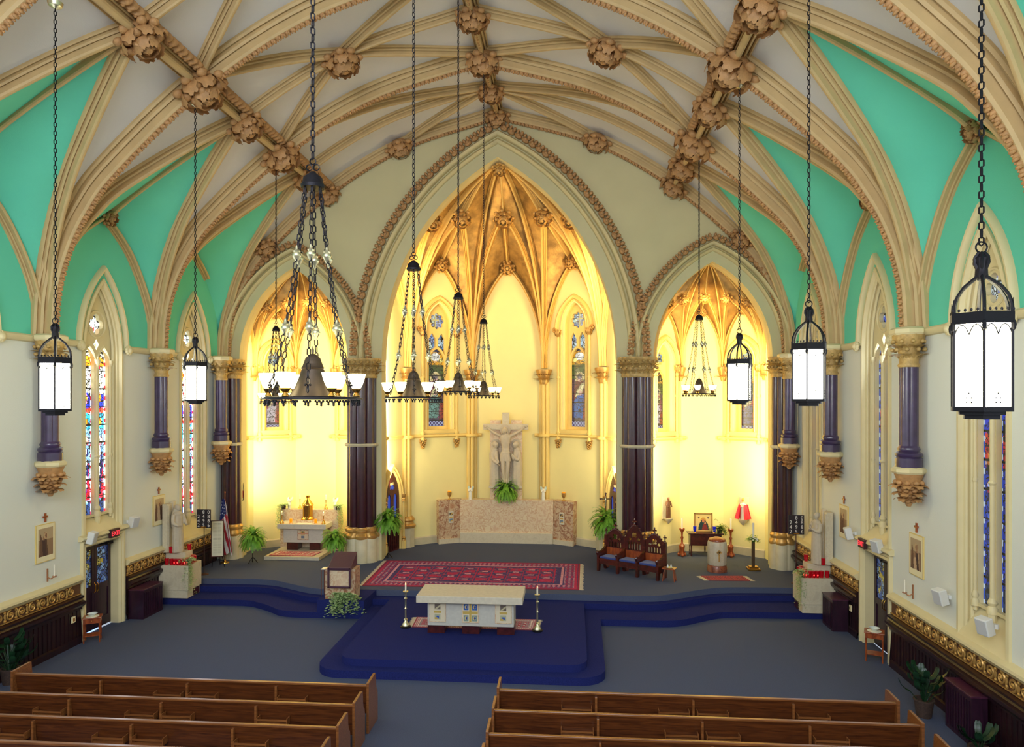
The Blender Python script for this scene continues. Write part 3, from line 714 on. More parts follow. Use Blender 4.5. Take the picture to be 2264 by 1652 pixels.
def shaft(mb, x, y, r, z0, z1, off=(0, 0)):
    mb.tube([(x, y, z0), (x, y, z1)], r, 10, cap=False)
def build_apse(side, P, zcap, zm, U, A, wallmat, trim, ribmat, cellmat, holes, rw, baseh, label):
    cx = A[0]; cc = Vector((cx, P[0][1], 0))
    mb = MB()
    for i in range(len(P)-1): facet_wall(mb, P[i], P[i+1], zm+.25, holes.get(i))
    wl = tag(mb.build('wall_'+side, [wallmat], smooth=0), label+' polygonal wall', 'wall', kind='structure')
    cl = thing('ceiling_'+side, label+' vault of gold cells between ribs', 'vault', kind='structure')
    mbc = MB(); TN[0] += 1; rt = thing('trim_%d' % TN[0], label+' fan of vault ribs', 'vault ribs', kind='structure')
    dn = lambda p: Vector((cx-p.x, P[0][1]-p.y-.3, -1.2))
    def grid(A_, B_, q=6):
        g = []
        for a, b in zip(A_, B_):
            for k in range(q+1): g.append(tuple(np.array(a)*(1-k/q)+np.array(b)*k/q))
        mbc.add(g, [(r*(q+1)+c, r*(q+1)+c+1, (r+1)*(q+1)+c+1, (r+1)*(q+1)+c) for r in range(len(A_)-1) for c in range(q)])
    for i in range(len(P)-1):
        a, b = P[i], P[i+1]; M = ((a[0]+b[0])/2, (a[1]+b[1])/2, zm if i not in (0, len(P)-2) else zm-.3)
        for q in (a, b):
            q3 = (q[0], q[1], zcap); inn = (Vector((cx, P[0][1], 0))-Vector((q[0], q[1], 0))).normalized()*.06
            q3 = (q[0]+inn.x, q[1]+inn.y, zcap)
            WL = bend(q3, M, 62); DL = bend(q3, U[i], 66); AL = bend(q3, A, 70)
            grid(WL, DL); grid(DL, AL)
            rib('', WL, .55*rw, .6*rw, downfn=dn, parent=rt, m=ribmat); rib('', DL, .62*rw, .7*rw, downfn=dn, parent=rt, m=ribmat)
        rib('', [tuple(np.array(M)*(1-t)+np.array(U[i])*t) for t in np.linspace(0, 1, 6)], .55*rw, .6*rw, downfn=dn, parent=rt, m=ribmat)
        rib('', [tuple(np.array(U[i])*(1-t)+np.array(A)*t+np.array((0, 0, .25*math.sin(PI*t)*rw))) for t in np.linspace(0, 1, 8)], .62*rw, .7*rw, downfn=dn, parent=rt, m=ribmat)
    for q in P:
        inn = (Vector((cx, P[0][1], 0))-Vector((q[0], q[1], 0))).normalized()*.06
        rib('', bend((q[0]+inn.x, q[1]+inn.y, zcap), A, 70), .7*rw, .8*rw, downfn=dn, parent=rt, m=ribmat)
    mbc.build('gold_cell', cellmat, cl, smooth=40)
    # ledge and skirting
    TN[0] += 1; tr = thing('trim_%d' % TN[0], label+' ledge moulding and skirting', 'wall trim', kind='structure'); mb = MB(); mb2 = MB()
    for i in range(len(P)-1):
        a, b = Vector((P[i][0], P[i][1], 0)), Vector((P[i+1][0], P[i+1][1], 0)); t = (b-a).normalized(); nn = Vector((t.y, -t.x, 0))
        segs = [(0, 1)]
        if i == (len(P)-1)//2: segs = [(0, .14), (.86, 1)]
        for u0, u1 in segs:
            p, q = a.lerp(b, u0)+Vector((0, 0, 4.62)), a.lerp(b, u1)+Vector((0, 0, 4.62))
            mb.sweep([p, q], [(-.07, 0), (-.05, .07), (0, .12), (.05, .1), (.07, 0)], [(0, 0, 1)]*2, [nn]*2, cap=True)
        if i not in (0, len(P)-2):
            p, q = a+Vector((0, 0, .5)), b+Vector((0, 0, .5)); mb2.sweep([p, q], [(0, .04), (.26, .04), (.3, 0)], [(0, 0, 1)]*2, [nn]*2)
    mb.build('ledge', trim, tr, smooth=30); mb2.build('skirting', PLINTH, tr, smooth=0)
    return wl

# central apse
PC = [(-4.35, 24.25), (-3.74, 26.1), (-1.46, 27.75), (1.46, 27.75), (3.74, 26.1), (4.35, 24.25)]
UC = [(-2.5, 24.75, 12.5), (-1.5, 25.35, 12.75), (0, 25.8, 12.85), (1.5, 25.35, 12.75), (2.5, 24.75, 12.5)]
def flen(P, i): return math.hypot(P[i+1][0]-P[i][0], P[i+1][1]-P[i][1])
def whole(P, i, w, zb, zapex):
    L = flen(P, i)/2; zs = zapex-w*1.75
    return [(L-w, zb)]+[(L+x, z+zs) for x, z in arch_arc(w, zapex-zs, 0, 8)]+[(L+w, zb)]
HC = {1: whole(PC, 1, .52, 4.86, 9.75), 3: whole(PC, 3, .52, 4.86, 9.75)}
build_apse('apse', PC, 7.25, 11.3, UC, (0, 24.3, 14.42), APSE, APTRIM, APRIB, GOLDLEAF, HC, 1.0, .3, 'central apse')
def fmid(P, i): return ((P[i][0]+P[i+1][0])/2, (P[i][1]+P[i+1][1])/2), math.atan2(P[i+1][1]-P[i][1], P[i+1][0]-P[i][0])
for i, lb, rb, rb2 in ((1, 'stained glass window with robed saint left of the crucifix in the central apse', (120, 40, 80), (90, 130, 120)), (3, 'stained glass window with blue and red robed saint right of the crucifix', (100, 36, 40), (30, 90, 160))):
    p, r = fmid(PC, i); apse_window(p, r, lb, 4.86, 8.0, 9.08, 9.75, .52, 40+i, rb, rb2)
for i, (x, y, z) in enumerate(UC):
    boss(x, y, z-.12, (-.5*x/2.5, -.8, -.9), 'gilded leaf boss high in the central apse vault, %s from the left' % ordinal(i), .8, 'gilded bosses in the central apse')
for i, nm in ((1, 'above the left apse window'), (2, 'directly above the crucifix'), (3, 'above the right apse window')):
    (mx, my), r = fmid(PC, i); boss(mx*.97, my-.2, 11.2, (-mx*.25, -1, -.3), 'gilded leaf boss at the wall arch peak '+nm, .62, 'gilded bosses in the central apse')
boss(0, 24.2, 14.0, (0, -.6, -1), 'gilded leaf boss at the crown of the central apse under the great arch', .55, 'gilded bosses in the central apse')
# side apses
for s, side in ((-1, 'left'), (1, 'right')):
    cx = s*SAX; o = .08 if s > 0 else -.08
    PS = [(cx-2.05+o, 24.25), (cx-1.98+o, 25.1), (cx-.78+o, 26.1), (cx+.78+o, 26.1), (cx+1.98+o, 25.1), (cx+2.05+o, 24.25)]
    US = [(cx-1.35, 24.6, 9.45), (cx-.75, 24.95, 9.6), (cx, 25.1, 9.68), (cx+.75, 24.95, 9.6), (cx+1.35, 24.6, 9.45)]
    HS = {1: whole(PS, 1, .38, 4.86, 8.05), 3: whole(PS, 3, .38, 4.86, 8.05)}
    build_apse(side+'_chapel', PS, 7.25, 9.3, US, (cx, 24.28, 10.78), APSE, APTRIM, APRIB, GOLDLEAF, HS, .6, .3, side+' side chapel')
    for i, nm in ((1, 'left'), (3, 'right')):
        p, r = fmid(PS, i); apse_window(p, r, 'stained glass window on the %s facet of the %s side chapel' % (nm, side), 4.86, 7.05, 7.52, 8.05, .38, 60+i+s, (150, 60, 90) if i == 1 else (150, 40, 50), (190, 180, 190) if i == 1 else (70, 80, 130), lights=False, foils=6)
    for i, (x, y, z) in enumerate(US): boss(x, y, z-.08, (-(x-cx)*.5, -.8, -.9), 'gilded leaf boss high in the %s side chapel vault, %s from the left' % (side, ordinal(i)), .45, 'gilded bosses in the side chapels')
    for i, nm in ((1, 'left'), (2, 'centre'), (3, 'right')):
        (mx, my), r = fmid(PS, i); boss(cx+(mx-cx)*.95, my-.14, 9.2, (-(mx-cx)*.3, -1, -.3), 'gilded leaf boss at the %s wall arch peak of the %s side chapel' % (nm, side), .36, 'gilded bosses in the side chapels')
    for i, (x, y) in enumerate(PS[1:-1]):
        c = thing('wall_shaft', 'cream wall shaft with gilt capital in the %s side chapel, %s from the left' % (side, ordinal(i)), 'wall shaft', (x, y, .5), math.atan2(y-24.2, x-cx)+PI/2, 'wall shafts of the side chapels')
        mb = MB()
        for k in (-.09, 0, .09): mb.tube([(k, -.07-(.04 if k == 0 else 0), 0), (k, -.07-(.04 if k == 0 else 0), 6.25)], .06 if k else .075, 8)
        mb.lathe([(.19, 0), (.19, .12)], 12, (0, -.04, 4.06)); mb.build('shaft', APTRIM, c, smooth=40)
        mb = MB(); mb.lathe([(.12, 0), (.15, .1), (.2, .3), (.24, .42), (.24, .5)], 12, (0, -.05, 6.2))
        for k in range(8): a = 2*PI*k/8; leaf(mb, (.12*math.cos(a), -.05+.12*math.sin(a), 6.3), (math.cos(a), math.sin(a), 1.2), (math.cos(a), math.sin(a), 0), .28, .1, .5)
        mb.build('capital', GOLD, c, smooth=60)

# apse shafts
def apse_shaft(x, y, label, rot):
    c = thing('wall_shaft', label, 'wall shaft', (x, y, .5), rot, 'wall shafts of the central apse'); mb = MB()
    for k, d in ((-.13, 0), (0, .07), (.13, 0)): mb.tube([(k, -.09-d, .9), (k, -.09-d, 6.2)], .075, 10)
    mb.box((0, -.02, 3.5), (.42, .1, 5.2)); mb.lathe([(.26, 0), (.28, .05), (.24, .12)], 14, (0, -.08, 4.05)); mb.build('shaft', APTRIM, c, smooth=40)
    mb = MB(); mb.lathe([(.3, 0), (.33, .04), (.33, .1), (.26, .16), (.25, .24), (.29, .28), (.29, .33), (.22, .42)], 16, (0, -.08, .72)); mb.build('base_ring', GOLD, c, smooth=40)
    mb = MB(); mb.lathe([(.31, 0), (.31, .72)], 8, (0, -.06, 0), a0=PI/8); mb.build('plinth', PLINTH, c, smooth=0)
    mb = MB(); mb.lathe([(.17, 0), (.2, .1), (.2, .12), (.24, .3), (.33, .5), (.33, .58)], 14, (0, -.08, 6.12))
    for t in range(2):
        for k in range(9): a = 2*PI*(k+.5*t)/9; leaf(mb, (.17*math.cos(a), -.08+.17*math.sin(a), 6.25+.16*t), (math.cos(a)*.7, math.sin(a)*.7, 1.2), (math.cos(a), math.sin(a), 0), .3, .11, .55)
    mb.build('capital', GOLD, c, smooth=60)
for x, y, nm in ((PC[1][0], PC[1][1], 'between left door and left window'), (PC[2][0], PC[2][1], 'just left of the crucifix'), (PC[3][0], PC[3][1], 'just right of the crucifix'), (PC[4][0], PC[4][1], 'between right window and right door')):
    apse_shaft(x, y, 'clustered cream and gold wall shaft in the central apse, '+nm, math.atan2(y-24.0, x)-PI/2)
# pointed doors in the outer facets of the apse
DN = [0]
for i, nm in ((0, 'left'), (4, 'right')):
    (mx, my), r = fmid(PC, i); DN[0] += 1
    d = thing('door_%d' % DN[0], 'dark pointed wooden door with pierced tracery head on the %s side of the apse' % nm, 'door', (mx, my, .5), r, kind='structure')
    mb = MB(); rows = [[(x, dd, z) for x, z in [(-(.46+q), 0)]+[(x, z+1.9) for x, z in arch_arc(.46, 1.0, q, 12)]+[(.46+q, 0)]] for q, dd in ((0, .0), (0, -.06), (.05, -.12), (.1, -.09), (.14, -.15), (.2, -.14), (.24, -.02), (.24, 0))]; n = len(rows[0])
    mb.add([p for q in rows for p in q], [(j*n+k, j*n+k+1, (j+1)*n+k+1, (j+1)*n+k) for j in range(7) for k in range(n-1)]); mb.build('door_frame', APTRIM, d, smooth=35)
    mb = MB(); out = lancet(0, .46, 0, 1.9, 1.0, 10)
    tracery_plate(mb, out, [lancet(-.2, .11, 1.2, 1.9, .2, 4), lancet(.2, .11, 1.2, 1.9, .2, 4), foil(0, 2.38, .18, 4, rot=PI/4)], -.05, -.01)
    for k in range(7): mb.box((-.39+.13*k, -.07, .6), (.015, .03, 1.1))
    mb.build('door_leaf', MAHOG, d, smooth=0)
    mb = MB(); mb.box((0, -.008, 1.8), (.86, .008, 1.2)); mb.build('blue_glass', mat('blue_door_glass', (40, 60, 130), .3, emit=(60, 90, 200), estr=.5), d, smooth=0)
    for s in (-1, 1):
        mb = MB(); mb.lathe([(.09, 0), (.07, .05), (.09, .08), (.07, .14), (.1, .2), (.1, .27)], 10, (s*.6, -.14, 1.75)); mb.lathe([(.1, 0), (.08, .06), (.1, .1), (.06, .16)], 10, (s*.6, -.14, .3)); mb.build('gilt_ring', GOLD, d, smooth=40)
        mb = MB(); mb.tube([(s*.6, -.14, 0), (s*.6, -.14, 1.8)], .055, 8); mb.lathe([(.11, 0), (.11, .3)], 8, (s*.6, -.14, 0)); mb.build('door_shaft', APTRIM, d, smooth=40)

# ================================================================ PILLARS AND COLONNETTES
def lobes(n, amp): return lambda a: 1-amp+amp*abs(math.cos(n*a/2))**.55
def pillar(x, y, R, label, fn=8, sub='columns carrying the chancel arches'):
    c = thing('clustered_column', label, 'column', (x, y, .5), .2, sub); f = lobes(fn, .2)
    mb = MB(); mb.lathe([(R*1.1, 0), (R*1.1, .82), (R*1.02, .88)], fn*8, flute=lobes(fn, .1)); mb.build('plinth', PLINTH, c, smooth=40)
    mb = MB(); mb.lathe([(R*1.1, .8), (R*1.14, .85), (R*1.14, .92), (R*1.0, .99), (R*1.0, 1.02), (R*1.07, 1.06), (R*1.07, 1.12), (R*.97, 1.16), (R*.96, 1.2)], fn*8, flute=lobes(fn, .14)); mb.build('base_ring', GOLD, c, smooth=40)
    mb = MB(); mb.lathe([(R*.93, 1.16), (R*.93, 6.3)], fn*10, flute=f); mb.build('shaft', MAROON, c, smooth=50)
    mb = MB(); mb.lathe([(R*1.02, 3.93), (R*1.08, 3.98), (R*1.02, 4.03)], fn*8, flute=lobes(fn, .08)); mb.build('shaft_band', PLINTH, c, smooth=50)
    mb = MB(); mb.lathe([(R*.95, 6.25), (R*1.0, 6.3), (R*.96, 6.36), (R*1.0, 6.6), (R*1.12, 6.8), (R*1.2, 6.84), (R*1.2, 6.92)], fn*8, flute=lobes(fn, .1))
    for t in range(2):
        n = 18
        for k in range(n):
            a = 2*PI*(k+.5*t)/n; leaf(mb, (R*.96*math.cos(a), R*.96*math.sin(a), 6.38+.2*t), (math.cos(a)*.5, math.sin(a)*.5, 1.2), (math.cos(a), math.sin(a), 0), .3, .11, .6)
            mb.ell((R*1.16*math.cos(a), R*1.16*math.sin(a), 6.58+.2*t), (.05, .05, .045), nu=6, nv=4)
    mb.build('capital', CAP, c, smooth=60)
    return c
pillar(-4.68, 23.72, .56, 'dark maroon clustered column left of the central apse')
pillar(4.68, 23.72, .56, 'dark maroon clustered column right of the central apse behind the carved seats')
pillar(-9.36, 23.72, .37, 'slimmer maroon clustered column at the far left behind the flag', 6)
pillar(9.36, 23.72, .37, 'slimmer maroon clustered column at the far right of the chancel', 6)
def colonnette(name, label):
    c = thing(name, label, 'wall column', (0, 0, 0), 0, 'bracketed wall columns carrying the vault ribs')
    mb = MB(); f = lobes(5, .16)
    mb.lathe([(.3, 0), (.33, .04), (.33, .1), (.27, .14)], 8, (0, 0, 4.48), a0=PI/8); mb.build('ledge', STONE, c, smooth=30)
    mb = MB(); prof = [(.04, 3.8), (.07, 3.86), (.06, 3.92), (.11, 4.0), (.15, 4.1), (.2, 4.25), (.26, 4.42), (.28, 4.48)]; mb.lathe(prof, 12)
    for t, (z, r, n) in enumerate(((4.18, .2, 9), (4.02, .13, 7), (3.9, .08, 5))):
        for k in range(n):
            a = 2*PI*(k+.5*t)/n; leaf(mb, (r*.8*math.cos(a), r*.8*math.sin(a), z), (math.cos(a)*.45, math.sin(a)*.45, 1), (math.cos(a), math.sin(a), 0), .26, .14, .8); mb.ell(((r+.04)*math.cos(a), (r+.04)*math.sin(a), z+.12), (.06, .06, .05), nu=8, nv=6); mb.ell(((r+.01)*math.cos(a+.3), (r+.01)*math.sin(a+.3), z+.02), (.06, .06, .05), nu=7, nv=5)
    mb.build('leaf_corbel', BOSS, c, smooth=60)
    mb = MB(); mb.lathe([(.26, 4.6), (.26, 4.8), (.23, 4.82), (.26, 4.86), (.26, 4.9), (.2, 4.94), (.22, 4.99), (.2, 5.03), (.18, 5.06)], 30, flute=lobes(5, .06)); mb.lathe([(.185, 5.0), (.185, 6.72)], 50, flute=f); mb.build('shaft', VIOLET, c, smooth=50)
    mb = MB(); mb.lathe([(.19, 6.68), (.21, 6.72), (.18, 6.77), (.19, 6.95), (.22, 7.1), (.3, 7.26), (.31, 7.36)], 16)
    for t in range(2):
        for k in range(9):
            a = 2*PI*(k+.5*t)/9; leaf(mb, (.17*math.cos(a), .17*math.sin(a), 6.86+.18*t), (math.cos(a)*.6, math.sin(a)*.6, 1.1), (math.cos(a), math.sin(a), 0), .27, .1, .6); mb.ell((.3*math.cos(a), .3*math.sin(a), 7.04+.17*t), (.05, .05, .045), nu=6, nv=4)
    mb.build('capital', CAP, c, smooth=60)
    mb = MB(); mb.lathe([(.32, 7.34), (.36, 7.38), (.36, 7.46), (.3, 7.5)], 8, a0=PI/8); mb.build('abacus', STONE, c, smooth=30)
    return c
c0 = colonnette('wall_column', '')
PL = [(-9.42, 15.2, 'violet bracketed wall column on the left wall, nearest the camera'), (-9.42, 19.6, 'violet bracketed wall column on the left wall between the two stained glass windows'), (-9.4, 23.1, 'short violet bracketed column in the left corner by the chapel arch'),
      (9.42, 15.2, 'violet bracketed wall column on the right wall, nearest the camera'), (9.42, 19.6, 'violet bracketed wall column on the right wall, middle of three'), (9.4, 23.1, 'short violet bracketed column in the right corner by the chapel arch')]
for i, (x, y, lb) in enumerate(PL):
    if i == 0: c0.location = (x, y, 0); c0['label'] = lb
    else: dup(c0, (x, y, 0), lb)

# ================================================================ SIDE WALL WINDOWS
def light_design(w, h, seed, warm):
    nx, ny = int(w/.02), int(h/.022); c = canvas(nx, ny, (200, 214, 214)); rg = random.Random(seed)
    pal = [(235, 240, 230), (240, 240, 200), (30, 60, 190), (200, 20, 40), (40, 160, 200), (240, 150, 30), (60, 120, 60), (150, 60, 160)] if warm else [(60, 90, 190), (150, 180, 230), (30, 50, 160), (190, 210, 235), (170, 30, 40), (220, 150, 40), (40, 80, 60), (90, 60, 150)]
    for cxx in (.27, .73):
        def P(x, y, rx, ry, col): pell(c, cxx+x, y, rx, ry, col)
        prect(c, cxx-.2, cxx+.2, 0, .06, (30, 50, 90)); prect(c, cxx-.2, cxx+.2, .06, .38, (120, 170, 210) if warm else pal[2])
        ppoly(c, [(cxx-.13, .07), (cxx+.14, .07), (cxx+.1, .3), (cxx-.1, .3)], (24, 30, 90)); ppoly(c, [(cxx+.02, .07), (cxx+.15, .07), (cxx+.13, .24)], (200, 20, 40)); ppoly(c, [(cxx-.1, .14), (cxx+.02, .12), (cxx+.04, .3), (cxx-.08, .3)], pal[0])
        P(0, .33, .12, .022, (200, 30, 50)); P(0, .33, .1, .018, pal[1]); P(0, .33, .05, .012, (225, 180, 150))
        prect(c, cxx-.2, cxx+.2, .38, .45, pal[4]); P(0, .41, .1, .02, pal[5]); prect(c, cxx-.2, cxx+.2, .45, .475, (214, 60, 40)); prect(c, cxx-.2, cxx+.2, .475, .54, (30, 50, 190)); P(0, .52, .06, .02, pal[5])
        prect(c, cxx-.2, cxx+.2, .54, .66, pal[0]); P(0, .58, .12, .02, pal[1]); P(0, .655, .05, .008, (200, 20, 50)); prect(c, cxx-.2, cxx+.2, .66, .7, pal[5]); prect(c, cxx-.2, cxx+.2, .7, .74, pal[1] if warm else pal[1])
        P(0, .775, .17, .03, (60, 190, 210)); P(0, .775, .05, .022, (210, 20, 50)); prect(c, cxx-.16, cxx+.16, .77, .778, (210, 20, 50)); P(0, .83, .14, .02, pal[0])
    pell(c, .5, .93, .2, .036, (120, 50, 200)); pell(c, .5, .93, .1, .018, (240, 120, 40)); pell(c, .42, .945, .06, .012, pal[0]); pell(c, .58, .92, .06, .012, (40, 150, 210))
    c = leaded(c, w, h, .085, seed, .45, .012, .55)
    u, v = UV(c); rs = np.random.RandomState(seed)
    for a in (.07, .47, .53, .93):
        m_ = (np.abs(u-a) < .028) & (v < .86); sq = ((v*h/.1).astype(int) % 3 == 0); c[m_ & sq] = lin(pal[3]); c[m_ & ~sq] = lin(pal[0])
    for k in range(1, 12): c[np.abs(v-k/12.5) < .003] = .004
    return c
def side_window(y, s, label, zb, zg, seed):
    WN[0] += 1; root = thing('window_%d' % WN[0], label, 'stained glass window', (s*HW, y, 0), PI/2 if s < 0 else -PI/2, kind='structure')
    w = .74; zs = 7.25; ap = 1.85
    def arc(r, zlow): return [(-(w+r), zlow)]+[(x, z+zs) for x, z in arch_arc(w, ap, r, 12)]+[(w+r, zlow)]
    rows = [[(x, d, z) for x, z in arc(r, zb)] for r, d in ((.05, -.0), (.05, -.05), (-.02, -.06), (-.04, -.0), (-.05, .02), (-.10, .03), (-.12, .06), (-.07, .08), (-.07, .1), (-.13, .11), (-.16, .15), (-.12, .16), (-.15, .19), (-.18, .24), (-.18, .4))]; n = len(rows[0])
    mb = MB(); mb.add([p for r in rows for p in r], [(j*n+i, j*n+i+1, (j+1)*n+i+1, (j+1)*n+i) for j in range(len(rows)-1) for i in range(n-1)])
    mb.add([(-.78, -.06, zb), (.78, -.06, zb), (.62, .27, zg), (-.62, .27, zg)], [(0, 1, 2, 3)]); mb.add([(-.78, -.06, zb-.06), (.78, -.06, zb-.06), (.78, -.06, zb), (-.78, -.06, zb)], [(0, 1, 2, 3)])
    mb.build('window_frame', STONE, root, smooth=35)
    mb = MB(); outer = [(-.6, zg-.02)]+[(x, z+zs) for x, z in arch_arc(.6, 1.62, 0, 12)]+[(.6, zg-.02)]
    holes = [lancet(-.28, .215, zg+.04, 6.95, .42), lancet(.28, .215, zg+.04, 6.95, .42), foil(0, 7.98, .27, 4, rot=PI/2), [(-.1, 7.45), (0, 7.3), (.1, 7.45), (0, 7.6)]]
    tracery_plate(mb, outer, holes, .17, .27)
    for x, r in ((-.535, .035), (0, .05), (.535, .035)):
        mb.tube([(x, .15, zg-.1), (x, .15, 7.0)], r, 10); mb.lathe([(r*1.9, 0), (r*1.9, .1), (r*1.3, .14), (r*1.8, .2), (r*1.1, .28)], 10, (x, .15, zg-.02)); mb.lathe([(r*1.1, 0), (r*1.5, .04), (r*1.1, .08)], 10, (x, .15, 4.5)); mb.lathe([(r*1.1, 0), (r*1.9, .1), (r*1.9, .16)], 10, (x, .15, 6.9))
    mb.ell((0, .14, zg-.1), (.08, .08, .18), nu=8, nv=6)
    for cx_ in (-.28, .28):
        arcs = [[(cx_+x, d, z+6.95) for x, z in arch_arc(.215, .42, r, 8)] for r, d in ((.0, .17), (.02, .14), (.05, .145), (.06, .17))]; n = len(arcs[0])
        mb.add([p for r in arcs for p in r], [(j*n+i, j*n+i+1, (j+1)*n+i+1, (j+1)*n+i) for j in range(3) for i in range(n-1)])
    q = [(math.cos(a)*.34, .16, 7.98+math.sin(a)*.34) for a in np.linspace(0, 2*PI, 24)[:-1]]; mb.tube(q, .03, 6, closed=True)
    mb.build('tracery', STONE, root, smooth=40)
    mb = MB(); rows = [[(x, d, z+7.35) for x, z in arch_arc(.86, 1.98, r, 14)] for r, d in ((0, 0), (.0, -.06), (.04, -.11), (.09, -.12), (.13, -.08), (.14, 0))]; n = len(rows[0])
    mb.add([p for r in rows for p in r], [(j*n+i, j*n+i+1, (j+1)*n+i+1, (j+1)*n+i) for j in range(5) for i in range(n-1)]); mb.build('hood_moulding', STONE, root, smooth=40)
    mb = MB()
    for t in (-1, 1):
        for k in range(9): a = k*.7; mb.ell((t*.94+.08*math.cos(a), -.1, 7.36+.08*math.sin(a)), (.06, .06, .06), nu=6, nv=4)
        mb.ell((t*.94, -.11, 7.36), (.09, .1, .09), nu=8, nv=6)
    mb.build('carved_stop', STONE, root, smooth=60)
    c = light_design(1.16, 8.9-zg, seed, s < 0)
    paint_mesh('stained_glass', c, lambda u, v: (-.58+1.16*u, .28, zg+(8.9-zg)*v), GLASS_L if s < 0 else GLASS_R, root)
    mb = MB(); mb.box((0, .42, (zg+8.9)/2), (1.5, .04, 8.9-zg)); mb.build('outer_backing', IRON, root, smooth=0)
for s, nm in ((-1, 'left'), (1, 'right')):
    for y, pos in zip(WINS, ('furthest, beside the stone statue', 'above the exit door', 'nearer the camera, no door below', 'beside the gallery')):
        door = y == DOORY
        side_window(y, s, 'tall pointed stained glass window in the %s wall, %s' % (nm, pos), 2.62 if door else 1.66, 3.0 if door else 2.25, int(y*10)+s)

# ================================================================ SIDE DOORS
for s, nm in ((-1, 'left'), (1, 'right')):
    DN[0] += 1; d = thing('door_%d' % DN[0], 'dark double door with leaded glass under the %s wall window' % nm, 'door', (s*HW, DOORY, 0), PI/2 if s < 0 else -PI/2, kind='structure')
    mb = MB(); w = .66
    pth = [(-w, 0), (-w, 2.3), (w, 2.3), (w, 0)]
    rows = []
    for r, dd in ((-.012, .25), (-.012, .0), (.03, -.05), (.08, -.03), (.12, -.07), (.17, -.08), (.19, 0)): rows.append([(-(w+r), dd, 0), (-(w+r), dd, 2.3+r), (w+r, dd, 2.3+r), (w+r, dd, 0)])
    mb.add([p for r in rows for p in r], [(j*4+i, j*4+i+1, (j+1)*4+i+1, (j+1)*4+i) for j in range(6) for i in range(3)])
    mb.sweep([(-.92, 0, 2.54), (.92, 0, 2.54)], [(-.06, 0), (-.05, .1), (0, .15), (.05, .13), (.08, .05), (.08, 0)], [(0, 0, 1)]*2, [(0, -1, 0)]*2, cap=True)
    mb.build('door_frame', STONE, d, smooth=25)
    for k in (-1, 1):
        x = k*.325; mb = MB(); y0 = .24
        for bx, bz, bw, bh in ((x-.27, 1.17, .1, 2.26), (x+.27, 1.17, .1, 2.26), (x, 2.22, .46, .17), (x, 1.1, .46, .16), (x, .16, .46, .24)): mb.box((bx, y0, bz), (bw, .05, bh))
        mb.box((x, y0+.012, .66), (.46, .025, .8)); l = mb.build('door_leaf', PURPLEWOOD, d, smooth=0)
        c = glass_orn(24, 48, .46, .95, 5+k, [(150, 190, 235), (90, 130, 210), (220, 200, 90), (60, 90, 160), (170, 200, 220)], .07); u, v = UV(c)
        c[(np.abs(u-.08) < .02) | (np.abs(u-.92) < .02)] = .004; pell(c, .5, .6, .08, .06, (220, 190, 60)); paint_mesh('leaded_pane', c, lambda u, v: (x-.23+.46*u, y0, 1.17+.97*v), mat_attr('stained_glass_door', .35, .3), l)
        mb = MB(); mb.tube([(k*.05, y0-.05, 1.0), (k*.05, y0-.09, 1.05), (k*.05, y0-.09, 1.2), (k*.05, y0-.05, 1.25)], .012, 6); mb.build('door_handle', BRASS, l)
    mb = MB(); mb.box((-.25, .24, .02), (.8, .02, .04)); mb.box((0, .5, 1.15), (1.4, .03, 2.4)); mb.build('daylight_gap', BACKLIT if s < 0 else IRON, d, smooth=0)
    mb = MB(); mb.box((.45, .12, 2.2), (.24, .06, .07)); mb.tube([(.45, .1, 2.2), (.2, .0, 2.22), (.05, .2, 2.24)], .012, 6); mb.build('door_closer', IRON, d, smooth=30)

